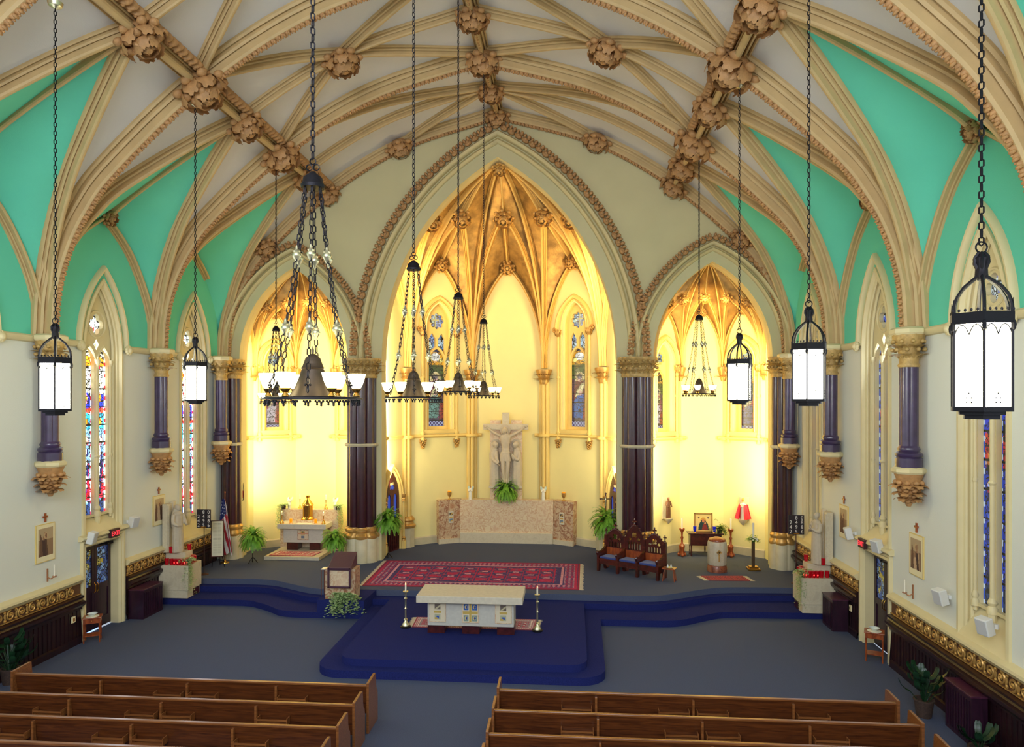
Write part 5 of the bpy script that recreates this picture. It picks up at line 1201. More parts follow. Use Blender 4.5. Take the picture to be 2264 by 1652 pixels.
def robe(mb, x, y, z0, z1, w0, w1, dp, folds=9, m=0, n=40, amp=.07, lean=0):
    prof = []; vs = []; fs = []; N = 14
    for j in range(N+1):
        t = j/N; r = w0+(w1-w0)*t; r *= 1+.10*math.sin(PI*t); z = z0+(z1-z0)*t; cx_ = x+lean*t
        if t > .85: r *= 1-.35*((t-.85)/.15)**2
        for i in range(n):
            a = 2*PI*i/n; q = 1+amp*(1-t*.8)*math.cos(folds*a+2*t); vs.append((cx_+r*q*math.cos(a), y+r*q*dp*math.sin(a), z))
    for j in range(N):
        for i in range(n): fs.append((j*n+i, j*n+(i+1) % n, (j+1)*n+(i+1) % n, (j+1)*n+i))
    fs.append(tuple(range(n))[::-1]); fs.append(tuple(N*n+i for i in range(n))); mb.add(vs, fs, m)
def seg(mb, a, b, c=None): pass
# crucifix group, base at the top of the marble wall
A = thing('crucifix_sculpture', 'pale stone crucifix relief with two mourning figures above the marble wall', 'sculpture', (-.04, 27.25, 2.15), 0)
mb = MB(); mb.box((0, .12, 1.47), (1.26, .24, 2.94)); mb.box((-.41, .11, 3.0), (.42, .18, .16)); mb.box((.41, .11, 3.0), (.42, .18, .16)); mb.build('marble_backing_slab', MARBLE, A, smooth=0, bevel=.01)
mb = MB(); mb.box((0, -.04, 1.72), (.27, .16, 3.3)); mb.box((0, -.065, 2.82), (1.76, .16, .23)); mb.build('stone_cross', TRAV, A, smooth=0, bevel=.012)
mb = MB(); Y = -.22; dz = .16
def torso(mb, z0):
    vs = []; n = 28; T = [(0, .15, .1), (.1, .15, .1), (.22, .135, .085), (.34, .15, .1), (.46, .18, .115), (.58, .2, .12), (.67, .205, .11), (.74, .15, .085), (.79, .07, .06)]
    for z, rx, ry in T:
        for k in range(n):
            t = 2*PI*k/n; q = 1
            if math.sin(t) < -.3 and .2 < z < .5: q = 1-.05*abs(math.sin(z*60))*abs(math.cos(t))
            if math.sin(t) < -.2 and z > .5: q += .05*abs(math.sin(2*t))
            vs.append((rx*q*math.cos(t), Y+ry*q*math.sin(t), z0+z))
    fs = [(j_*n+k, j_*n+(k+1) % n, (j_+1)*n+(k+1) % n, (j_+1)*n+k) for j_ in range(len(T)-1) for k in range(n)]+[tuple(range(n))[::-1], tuple((len(T)-1)*n+k for k in range(n))]
    mb.add(vs, fs)
torso(mb, 1.78)
limb(mb, [(0, Y, 2.5), (-.02, Y-.04, 2.6)], [.062, .055])
for s in (-1, 1):
    limb(mb, [(s*.15, Y, 2.46), (s*.45, Y-.01, 2.6), (s*.74, Y+.02, 2.81)], [.065, .05, .032])
    limb(mb, [(s*.08, Y, 1.82), (s*.095, Y-.05, 1.27), (s*.05, Y, .8)], [.1, .072, .04]); mb.ell((s*.05, Y-.04, .72), (.035, .06, .09))
mb.build('corpus', STATUE, A, remesh=.011)
mb = MB(); head(mb, (-.04, Y-.09, 2.66), 1.1, (-.3, -1, -.5)); mb.build('bowed_head', STATUE, A, smooth=60)
mb = MB(); mb.ell((-.02, Y-.045, 2.7), (.1, .1, .12)); [mb.tube([(-.02+q*.08, Y-.03, 2.72), (-.03+q*.1, Y-.05, 2.6), (-.03+q*.08, Y-.06, 2.5)], [.035, .03, .012], 8) for q in (-1, 1)]; mb.build('hair', STATUE, A, smooth=60)
mb = MB()
for s in (-1, 1): finger_hand(mb, (s*.74, Y+.02, 2.81), (s*.9, -.1, .35), (0, -1, 0), 1.0)
mb.build('hands', STATUE, A, smooth=60)
mb = MB(); robe(mb, 0, Y, 1.5, 1.9, .21, .17, .62, 12, amp=.06); mb.build('loincloth', STATUE, A, smooth=60)
mb = MB(); M = Matrix.Translation((-.01, Y+.03, 2.7)) @ Matrix.Rotation(PI/2, 4, 'X'); mb.lathe([(.0, -.015), (.2, -.015), (.21, 0), (.2, .015), (0, .015)], 28, M=M, cap=False); mb.build('halo', STATUE, A, smooth=40)
for s, nm in ((-1, 'mourning_woman'), (1, 'mourning_disciple')):
    q = .4; mb = MB(); robe(mb, s*.43, -.1, .12+q, 1.55+q, .19, .16, .7, 9, lean=0); limb(mb, [(s*.53, -.12, 1.45+q), (s*.47, -.24, 1.15+q), (s*.27, -.3, 1.0+q if s < 0 else 1.33+q)], [.075, .065, .045]); limb(mb, [(s*.36, -.14, 1.43+q), (s*.33, -.25, 1.18+q), (s*.25, -.3, 1.04+q if s < 0 else 1.37+q)], [.07, .06, .04])
    if s < 0: mb.tube([(s*.50, -.04, 1.78+q), (s*.57, -.06, 1.35+q), (s*.58, -.08, .7+q)], [.07, .08, .05], 10)
    mb.ell((s*.43, -.1, 1.53+q), (.14, .1, .12)); o = mb.build(nm, STATUE, A, remesh=.012)
    mb = MB(); head(mb, (s*.37, -.18, 1.72+q), 1.1, (-s*.75, -.75, -.35)); limb(mb, [(s*.42, -.12, 1.55+q), (s*.385, -.15, 1.68+q)], [.06, .05]); mb.build('head', STATUE, o, smooth=60)
    mb = MB(); mb.ell((s*.41, -.13, 1.755+q), (.105, .11, .125)); mb.build('veil' if s < 0 else 'hair', STATUE, o, smooth=60)
    mb = MB(); finger_hand(mb, (s*.27, -.3, 1.02+q if s < 0 else 1.35+q), (-s*.3, -.2, -.5 if s < 0 else .9), (-s, -.3, 0), .9); mb.build('hand', STATUE, o, smooth=60)
    mb = MB(); M = Matrix.Translation((s*.40, -.0, 1.74+q)) @ Matrix.Rotation(PI/2, 4, 'X'); mb.lathe([(.0, -.015), (.19, -.015), (.2, 0), (.19, .015), (0, .015)], 24, M=M, cap=False); mb.build('halo', STATUE, o, smooth=40)
    mb = MB(); mb.box((s*.43, -.08, .1+q), (.42, .34, .09)); mb.build('figure_base', TRAV, o, smooth=0)

def statuette(name, label, cat, loc, h, mats_, rotz=0, wings=False, veil=False, skin=SKIN, hair=HAIR, folds=9, praying=True, remesh=0, group=None):
    c = thing(name, label, cat, loc, rotz, group); k = h/1.7; mats_ = mats_
    mb = MB(); robe(mb, 0, 0, 0, 1.42*k, .21*k, .165*k, .72, folds)
    mb.ell((0, 0, 1.38*k), (.19*k, .12*k, .12*k))
    for s in (-1, 1):
        if praying: limb(mb, [(s*.19*k, 0, 1.38*k), (s*.24*k, -.08*k, 1.12*k), (s*.03*k, -.22*k, 1.2*k)], [.07*k, .07*k, .045*k])
        else: limb(mb, [(s*.19*k, 0, 1.38*k), (s*.26*k, -.06*k, 1.1*k), (s*.18*k, -.22*k, .98*k)], [.07*k, .07*k, .045*k])
    if remesh: mb.build('robe', mats_, c, remesh=remesh)
    else: mb.build('robe', mats_, c, smooth=60)
    mb = MB(); limb(mb, [(0, 0, 1.4*k), (0, 0, 1.52*k)], [.055*k, .05*k]); head(mb, (0, -.01*k, 1.6*k), 1.0*k, (0, -1, -.08)); mb.build('head', skin, c, smooth=60)
    mb = MB()
    if veil: mb.ell((0, .025*k, 1.62*k), (.1*k, .11*k, .12*k)); mb.tube([(0, .07*k, 1.6*k), (0, .1*k, 1.3*k), (0, .12*k, .9*k)], [.1*k, .17*k, .14*k], 12)
    else: mb.ell((0, .025*k, 1.635*k), (.088*k, .095*k, .1*k))
    mb.build('veil' if veil else 'hair', hair, c, smooth=60)
    mb = MB()
    if praying: finger_hand(mb, (.01*k, -.22*k, 1.2*k), (0, -.3, 1), (1, 0, 0), .9*k); finger_hand(mb, (-.01*k, -.22*k, 1.2*k), (0, -.3, 1), (-1, 0, 0), .9*k)
    else:
        for s in (-1, 1): finger_hand(mb, (s*.18*k, -.22*k, .98*k), (-s*.3, -1, .1), (0, 0, 1), .95*k)
    mb.build('hands', skin, c, smooth=60)
    if wings:
        for s in (-1, 1):
            mb = MB(); leaf(mb, (s*.08*k, .12*k, 1.0*k), (s*.35, .1, 1), (0, 1, 0), .85*k, .2*k, .25, lobes=4); mb.build('wing', mat('pale_blue_wing', (190, 210, 200), .6), c, smooth=60, solid=.01)
    return c
statuette('angel_statuette', 'small white praying angel statuette on the marble wall, left of the crucifix', 'statuette', (-1.4, 27.0, 2.16), .5, WHITECL, wings=True)
statuette('angel_statuette', 'small white praying angel statuette on the marble wall, right of the crucifix', 'statuette', (1.42, 27.0, 2.16), .5, WHITECL, wings=True)
def vessel(label, loc):
    o = MB(); o.lathe([(.07, 0), (.07, .02), (.025, .06), (.02, .1), (.05, .13), (.08, .2), (.085, .3), (.075, .31)], 14); o = o.build('votive_lamp', GOLD, smooth=40, loc=loc); tag(o, label, 'votive lamp')
    m = MB(); m.lathe([(.065, .29), (.065, .34)], 12); m.build('amber_cup', AMBER, o, smooth=40)
vessel('amber gilt votive lamp at the left end of the marble wall', (-2.2, 26.9, 2.16)); vessel('amber gilt votive lamp at the right end of the marble wall', (2.2, 26.9, 2.16))
A = thing('processional_cross', 'thin bronze processional cross behind the fern right of the apse', 'cross', (3.66, 24.45, .5), 0); mb = MB(); mb.tube([(0, 0, 0), (0, 0, 1.75)], .014, 8); mb.lathe([(.14, 0), (.12, .03), (.03, .06)], 12); mb.build('staff', BRASS, A, smooth=40)
mb = MB(); mb.box((0, 0, 2.0), (.045, .03, .55)); mb.box((0, 0, 2.1), (.36, .03, .045))
for x, z in ((-.18, 2.1), (.18, 2.1), (0, 2.28)): mb.ell((x, 0, z), (.035, .02, .035), nu=8, nv=6)
mb.build('cross_head', BRONZE, A, smooth=30)
mb = MB(); limb(mb, [(0, -.03, 1.85), (0, -.035, 2.05), (0, -.03, 2.13)], [.016, .028, .015]); mb.ell((0, -.04, 2.16), (.02, .02, .028), nu=8, nv=6); mb.tube([(-.15, -.02, 2.13), (0, -.03, 2.08), (.15, -.02, 2.13)], .01, 6); mb.build('corpus', SILVER, A, smooth=60)

def text_mesh(name, body, size, m, parent, loc):
    t = bpy.data.curves.new(name, 'FONT'); t.body = body; t.size = size; t.extrude = .002; t.align_x = 'CENTER'; t.resolution_u = 3
    q = bpy.data.objects.new(name, t); me = bpy.data.meshes.new_from_object(q); bpy.data.objects.remove(q); me.materials.clear(); me.materials.append(m); me.name = name
    o = bpy.data.objects.new(name, me); COL.objects.link(o); o.parent = parent; o.location = loc; o.rotation_euler = (PI/2, 0, 0); return o
# ================================================================ LEFT CHAPEL
o = MB(); o.box((0, .8, .06), (1.95, 1.65, .12)); o = o.build('marble_step', TRAV, smooth=0, bevel=.008, loc=(-7.1, 23.5, .5)); tag(o, 'cream marble step under the left chapel altar', 'step')
A = thing('chapel_altar', 'cream stone altar with marble back ledge in the left chapel', 'altar', (-7.1, 24.75, .62))
mb = MB(); mb.box((0, 0, .87), (1.78, .74, .17)); mb.build('mensa_slab', LIME, A, smooth=0, bevel=.008)
mb = MB(); mb.box((.0, .05, .53), (1.45, .5, .52)); mb.build('altar_body', mat('altar_grey_stone', (196, 192, 180)), A, smooth=0, bevel=.006)
for x in (-.42, .42): mb = MB(); mb.box((x, .05, .135), (.4, .4, .27)); mb.build('foot', MAHOG, A, smooth=0)
mb = MB(); mb.box((0, .55, .62), (2.2, .3, 1.48)); mb.box((0, .12, 1.0), (.62, .44, .1)); mb.build('back_ledge', MARBLE, A, smooth=0, bevel=.006)
mb = MB(); mb.box((0, -.21, .55), (.4, .03, .34)); p = mb.build('carved_panel', MARBLE2, A, smooth=0)
c = canvas(24, 20, (206, 190, 160)); prect(c, .3, .7, .55, .95, (190, 150, 70)); prect(c, .0, 1, .6, .75, (196, 140, 110)); prect(c, .35, .65, .1, .4, (110, 120, 130)); prect(c, .42, .58, .8, .95, (60, 80, 60)); paint_mesh('mosaic', c, lambda u, v: (-.18+.36*u, -.23, .4+.3*v), PAINTED, p)
mb = MB(); mb.box((.05, .0, .96), (.55, .5, .006)); mb.build('white_cloth', WHITECL, A, smooth=0)
A = thing('tabernacle', 'domed polished brass tabernacle on the left chapel altar', 'tabernacle', (-7.06, 24.9, 1.67)); k = 8
mb = MB(); mb.lathe([(.24, 0), (.24, .04), (.2, .08), (.19, .1)], 24); mb.build('base', BRASS, A, smooth=40)
mb = MB(); mb.lathe([(.185, .1), (.185, .5), (.21, .51), (.21, .54), (.17, .6), (.11, .68), (.06, .74), (.05, .78)], 24, flute=lobes(8, .05)); mb.build('body', BRASS, A, smooth=50)
mb = MB(); mb.lathe([(.05, .76), (.06, .8), (.085, .86), (.06, .84)], 16, flute=lobes(5, .3)); mb.build('crown', BRASS, A, smooth=40)
mb = MB(); mb.box((0, -.19, .3), (.16, .012, .34)); mb.build('door', mat('engraved_brass', (150, 104, 46), .4, metal=.8, noise=.4, nscale=40), A, smooth=0)
for x, y, z, h, hc, lb in ((-7.86, 24.5, 1.58, .3, .1, 'short brass candlestick at the left front of the left chapel altar'), (-6.33, 24.5, 1.58, .3, .1, 'short brass candlestick at the right front of the left chapel altar'), (-7.5, 25.28, 1.98, .36, .14, 'brass candlestick on the back ledge left of the tabernacle'), (-6.52, 25.28, 1.98, .36, .14, 'brass candlestick on the back ledge right of the tabernacle')):
    candlestick(lb, (x, y, z), h, BRASS, hc, .55, BRASS)
statuette('angel_statuette', 'cream angel statuette on the left end of the chapel back ledge', 'statuette', (-7.9, 25.28, 1.98), .42, WHITECL, wings=True)
statuette('angel_statuette', 'cream angel statuette on the right end of the chapel back ledge', 'statuette', (-6.18, 25.28, 1.98), .42, WHITECL, wings=True)
for x, lb in ((-7.53, 'left'), (-6.62, 'right')):
    o = MB(); o.lathe([(.045, .03), (.05, .1), (.05, .17)], 12); o = o.build('amber_votive', AMBER, smooth=40, loc=(x, 24.5, 1.58)); tag(o, 'amber glass votive candle on the %s side of the chapel altar' % lb, 'votive candle')
    m = MB(); [m.tube([(.045*math.cos(a), .045*math.sin(a), .05), (.055*math.cos(a), .055*math.sin(a), 0)], .006, 5) for a in (0, 2.1, 4.2)]; m.build('legs', BRASS, o)
ivy('bushy trailing plant at the left end of the left chapel altar', (-8.1, 25.2, 1.98), IVY, f2(-1)); ivy('bushy trailing plant at the right end of the left chapel altar', (-6.02, 25.2, 1.98), IVY, f2(1))
rug('small pale red patterned rug on the step of the left chapel altar', [(-7.95, 23.6), (-6.4, 23.6), (-6.3, 24.3), (-7.85, 24.3)], .62, 80, 40, 12, (186, 40, 80), (214, 190, 170), (176, 50, 80), .01)
A = thing('sanctuary_lamp', 'red glass sanctuary lamp on a wall bracket beside the left chapel', 'sanctuary lamp', (-9.1, 23.98, 2.45)); mb = MB()
mb.tube([(-.16, .1, .0), (-.05, 0, .02), (0, 0, 0)], .018, 6); mb.lathe([(.02, -.02), (.06, .02), (.05, .05)], 10); [mb.tube([(.05*math.cos(a), .05*math.sin(a), .04), (.07*math.cos(a), .07*math.sin(a), .4), (.03*math.cos(a+.6), .03*math.sin(a+.6), .62+.1*math.cos(a))], [.012, .014, .003], 6) for a in (0, 1.6, 3.1, 4.7)]; mb.build('bracket', IRON, A, smooth=40)
mb = MB(); mb.lathe([(.035, .05), (.05, .12), (.055, .34), (.05, .36)], 12); mb.build('red_glass', REDG, A, smooth=50)

# ================================================================ RIGHT CHAPEL
A = thing('side_table', 'dark wooden cabinet table below the icon in the right chapel', 'table', (7.2, 25.4, .5))
mb = MB(); mb.box((0, 0, .8), (1.22, .48, .035)); mb.build('table_top', MAHOG, A, smooth=0, bevel=.006)
mb = MB(); mb.box((0, 0, .58), (1.08, .4, .4)); [mb.box((x, -.205, .58), (.5, .012, .34)) for x in (-.26, .26)]; mb.build('cabinet', MAHOG, A, smooth=0, bevel=.004)
for x in (-.5, .5):
    for y in (-.17, .17): mb = MB(); mb.lathe([(.02, 0), (.03, .04), (.018, .1), (.03, .14), (.018, .2), (.026, .38)], 8, (x, y, 0)); mb.build('leg', MAHOG, A, smooth=40)
mb = MB(); mb.box((0, 0, .12), (1.0, .03, .03)); [mb.box((x, 0, .12), (.03, .34, .03)) for x in (-.5, .5)]; mb.lathe([(.02, 0), (.03, .1), (.02, .24)], 8, (0, 0, .13)); mb.build('stretcher', MAHOG, A, smooth=30)
A = thing('framed_icon', 'gold framed icon of a dark robed figure on the right chapel table', 'picture', (7.15, 25.45, 1.32)); mb = MB()
for c_, d_ in (((-.3, 0, .34), (.05, .04, .68)), ((.3, 0, .34), (.05, .04, .68)), ((0, 0, .655), (.65, .04, .05)), ((0, 0, .025), (.65, .04, .05))): mb.box(c_, d_)
mb.build('gilt_frame', GOLD, A, smooth=0, bevel=.008); c = canvas(40, 44, (226, 196, 120)); pell(c, .5, .62, .17, .18, (200, 150, 60)); ppoly(c, [(.18, .05), (.85, .05), (.8, .4), (.62, .62), (.5, .72), (.38, .62), (.24, .4)], (28, 56, 58)); pell(c, .5, .6, .085, .11, (190, 120, 80)); ppoly(c, [(.4, .05), (.8, .1), (.7, .36), (.5, .42)], (130, 40, 34)); pell(c, .62, .46, .06, .06, (190, 130, 84)); pell(c, .22, .78, .05, .05, (90, 60, 60)); pell(c, .8, .78, .05, .05, (90, 60, 60))
paint_mesh('painting', c, lambda u, v: (-.28+.56*u, -.005, .04+.6*v), PAINTED, A)
for x, lb in ((6.82, 'left'), (7.5, 'right')):
    o = MB(); o.lathe([(.035, .04), (.055, .12), (.06, .24), (.05, .24)], 12); o = o.build('blue_votive', BLUEG, smooth=40, loc=(x, 25.25, 1.32)); tag(o, 'cobalt blue glass votive %s of the framed icon' % lb, 'votive candle'); m = MB(); m.lathe([(.05, 0), (.035, .04)], 10); m.build('foot', BRASS, o, smooth=40)
ivy('green trailing plant on the right end of the chapel table', (7.7, 25.35, 1.32), mat('bright_leaf_green', (120, 150, 60), .5, noise=.4, nscale=20), lambda mb: [vine(mb, (0, 0, .16), rnd.uniform(.25, .45), rnd, n=12, ls=.06, droop=1.0, dirv=(rnd.uniform(-.5, 1), rnd.uniform(-1, .5), .7)) for _ in range(50)])
def torchere(label, loc):
    c = thing('carved_candlestick', label, 'candlestick', loc); mb = MB(); 
    for k in range(3): a = 2*PI*k/3-PI/2; mb.ell((.11*math.cos(a), .11*math.sin(a), .06), (.06, .06, .06), nu=8, nv=6); mb.tube([(.13*math.cos(a), .13*math.sin(a), .08), (.06*math.cos(a), .06*math.sin(a), .2), (.09*math.cos(a), .09*math.sin(a), .36), (.03*math.cos(a), .03*math.sin(a), .44)], [.03, .03, .035, .02], 8)
    mb.lathe([(.08, .08), (.05, .18), (.09, .3), (.1, .38), (.04, .46), (.035, .6), (.055, .66), (.03, .72), (.04, .86), (.09, .92), (.1, .98), (.08, .96)], 14, flute=lobes(6, .12)); mb.build('carved_stem', REDWOOD, c, smooth=40)
    mb = MB(); mb.lathe([(.028, .96), (.028, 1.3)], 10); mb.lathe([(.03, 1.3), (.03, 1.34)], 10); mb.build('candle', WAX, c, smooth=40)
torchere('carved wooden floor candlestick left of the chapel table', (6.37, 25.2, .5)); torchere('carved wooden floor candlestick right of the chapel table', (8.05, 25.2, .5))
A = thing('baptismal_font', 'fluted pale stone font with wooden lid and gold cross in the right chapel', 'font', (7.15, 23.1, .5)); mb = MB(); mb.lathe([(.31, 0), (.31, .16), (.29, .2), (.29, .22)], 24); mb.build('base', mat_marble('red_marble', (150, 84, 56), (110, 60, 44), (170, 110, 80), 4), A, smooth=30)
mb = MB(); mb.lathe([(.28, .22), (.305, .26), (.305, .9), (.29, .97), (.26, .98)], 48, flute=lobes(12, .05)); mb.build('stone_body', TRAV, A, smooth=50)
mb = MB(); mb.lathe([(.27, .98), (.27, 1.02), (.25, 1.05), (.1, 1.1), (0.01, 1.11)], 24); mb.build('lid', REDWOOD, A, smooth=40)
mb = MB(); mb.box((0, -.315, .55), (.035, .02, .36)); mb.box((0, -.315, .66), (.15, .02, .035)); mb.tube([(.055*math.cos(a), -.315, .66+.055*math.sin(a)) for a in np.linspace(0, 6.28, 16)[:-1]], .012, 5, closed=True); mb.build('gold_cross', GOLD, A, smooth=20)
A = thing('paschal_candle_stand', 'tall candle on a dark square post wreathed with white flowers', 'candle stand', (8.36, 23.4, .5)); mb = MB(); mb.box((0, 0, .03), (.38, .38, .06)); mb.box((0, 0, .09), (.28, .28, .06)); mb.build('foot', BRASS, A, smooth=0, bevel=.006)
mb = MB(); mb.box((0, 0, .55), (.09, .09, .9)); mb.build('post', mat('dark_brass_post', (96, 76, 54), .4, metal=.5), A, smooth=0, bevel=.006)
mb = MB(); mb.lathe([(.035, .98), (.035, 1.52)], 12); mb.build('candle', WAX, A, smooth=40)
mb = MB(); r = random.Random(3); [vine(mb, (0, 0, 1.0), r.uniform(.14, .26), r, n=8, ls=.06, droop=.9, dirv=(r.uniform(-1, 1), r.uniform(-1, 1), .5)) for _ in range(50)]; mb.build('leaves', FERN, A, smooth=0)
mb = MB(); [mb.ell((r.uniform(-.12, .12), r.uniform(-.16, -.05), 1.0+r.uniform(-.05, .1)), (.03, .03, .025), nu=7, nv=5) for _ in range(9)]; mb.build('flowers', WHITECL, A, smooth=60)
# wall statuettes on stone brackets
def bracket(c, h):
    mb = MB(); mb.lathe([(.02, -.2), (.1, -.12), (.15, -.05), (.17, 0)], 12); mb.box((0, .13, h*.5), (.34, .05, h*1.1)); mb.build('marble_bracket', TRAV, c, smooth=40)
a1 = statuette('bronze_saint_statuette', 'dark bronze statuette on a stone wall bracket in the right chapel', 'statuette', (5.93, 25.45, 1.8), .72, BRONZE, .6, skin=BRONZE, hair=BRONZE, praying=False); bracket(a1, .72)
a2 = statuette('robed_child_statuette', 'crowned child statuette in red and white robe on a right chapel bracket', 'statuette', (8.53, 25.45, 1.78), .68, WHITECL, -.6, praying=True); bracket(a2, .75)
mb = MB()
for s in (-1, 1): mb.add([(s*.06, -.11, .52), (s*.14, -.04, .54), (s*.28, -.06, .06), (s*.2, -.2, .04), (s*.1, -.17, .03)], [(0, 1, 2, 3, 4)])
mb.add([(-.16, .04, .54), (.16, .04, .54), (.28, .04, .05), (-.28, .04, .05)], [(0, 1, 2, 3)]); mb.build('red_cape', REDCL, a2, smooth=0, solid=.02)
mb = MB(); mb.lathe([(.045, .66), (.055, .7), (.04, .74), (.01, .78)], 10, flute=lobes(5, .2)); mb.build('crown', GOLD, a2, smooth=30)
# carved seats
A = thing('carved_triple_seat', 'carved gothic walnut triple seat with pierced gables and blue cushions', 'bench', (3.3, 22.85, .5), math.atan2(-1.22, 1.83)); SW = .7
def gable(mb, x0, w, zb, zs, h, m=0):
    cx_ = x0+w/2; ow = w/2-.02
    loops_out = [(cx_-ow, zb)]+[(cx_+x, z+zs) for x, z in arch_arc(ow, h, 0, 10)]+[(cx_+ow, zb)]
    holes = [foil(cx_, zs+h*.42, .1, 4, 5, PI/4)]+[lancet(cx_+q*w*.13, w*.045, zb+.05, zs-.04, .05, 3) for q in (-2.3, -1.15, 0, 1.15, 2.3)]+[foil(cx_+q*.15, zs+.09, .06, 4, 4) for q in (-1, 1)]
    tracery_plate(mb, loops_out, holes, .5, .55); tracery_plate(mb, loops_out, holes, .55, .5)
    mb.tube([(cx_+x, .52, z+zs) for x, z in arch_arc(ow+.01, h+.02, 0, 10)], .026, 6)
    for i, (x, z) in enumerate(arch_arc(ow+.035, h+.05, 0, 6)): mb.ell((cx_+x, .52, z+zs), (.03, .03, .03), nu=6, nv=5)
def finial(mb, x, y, z, s=1): mb.ell((x, y, z+.03*s), (.022*s, .022*s, .04*s), nu=8, nv=5); [mb.ell((x+dx*s, y+dy*s, z+.08*s), (.028*s, .028*s, .02*s), nu=7, nv=5) for dx, dy in ((.035, 0), (-.035, 0), (0, .035), (0, -.035))]; mb.ell((x, y, z+.12*s), (.02*s, .02*s, .045*s), nu=8, nv=5)
for i in range(3):
    x0 = .03+i*SW; mb = MB(); zt = .98 if i == 1 else .9; h = .52 if i == 1 else .4
    gable(mb, x0+.03, SW-.06, .68, zt, h); finial(mb, x0+SW/2, .52, zt+h+.02, 1.3); mb.build('pierced_gable', THRONE, A, smooth=30)
    mb = MB(); mb.box((x0+SW/2, .52, .57), (SW-.06, .05, .26)); mb.build('back_panel', REDWOOD, A, smooth=0)
    mb = MB(); mb.box((x0+SW/2, .26, .38), (SW-.05, .5, .07)); mb.box((x0+SW/2, .04, .3), (SW-.1, .03, .12)); [mb.ell((x0+SW/2, .04, .22), (.07, .02, .07), nu=8, nv=5)]; mb.build('seat', THRONE, A, smooth=0, bevel=.008)
    mb = MB(); mb.box((x0+SW/2, .25, .445), (SW-.12, .46, .07)); mb.build('cushion', CUSH, A, smooth=30, bevel=.03)
for i in range(4):
    x = .03+i*SW; mb = MB(); mb.box((x, .53, .55), (.09, .09, 1.1)); mb.box((x, .53, 1.13), (.07, .07, .08), top=(.2, .2)); finial(mb, x, .53, 1.16, 1); mb.build('post', THRONE, A, smooth=0)
    mb = MB(); mb.add([(x+a, y, z) for a in (-.035, .035) for y, z in ((.0, 0), (.1, 0), (.14, .2), (.4, .2), (.44, 0), (.54, 0), (.54, .8), (.4, .68), (.2, .62), (-.02, .64), (-.06, .58), (.0, .5))], [tuple(range(12))[::-1], tuple(range(12, 24))]+[(k, (k+1) % 12, 12+(k+1) % 12, 12+k) for k in range(12)]); mb.ell((x, -.03, .6), (.05, .05, .05), nu=8, nv=6); mb.build('arm', THRONE, A, smooth=20)
A = thing('wooden_stool', 'small oak stool with cut-out feet beside the carved seats', 'stool', (5.45, 21.75, .5), -.35); mb = MB(); mb.box((0, 0, .38), (.4, .32, .03)); mb.build('stool_top', REDWOOD, A, smooth=0, bevel=.005)
for s in (-1, 1): mb = MB(); mb.add([(s*(.13+.05*(1-z/.37))+d, y, z) for d in (-.01, .01) for y, z in ((-.15, 0), (-.06, 0), (0, .14), (.06, 0), (.15, 0), (.12, .37), (-.12, .37))], [tuple(range(7)), tuple(range(7, 14))[::-1]]+[(k, (k+1) % 7, 7+(k+1) % 7, 7+k) for k in range(7)]); mb.build('leg', REDWOOD, A, smooth=0)
A = thing('cruet_tray', 'small silver tray with cruets on the wooden stool', 'tray', (5.45, 21.75, .9)); mb = MB(); mb.lathe([(.11, 0), (.12, .012)], 16); mb.build('tray', SILVER, A, smooth=40)
for x in (-.05, .05): mb = MB(); mb.lathe([(.025, .012), (.03, .05), (.012, .08), (.016, .1)], 10, (x, 0, 0)); mb.build('cruet', GLASSCLR, A, smooth=50)

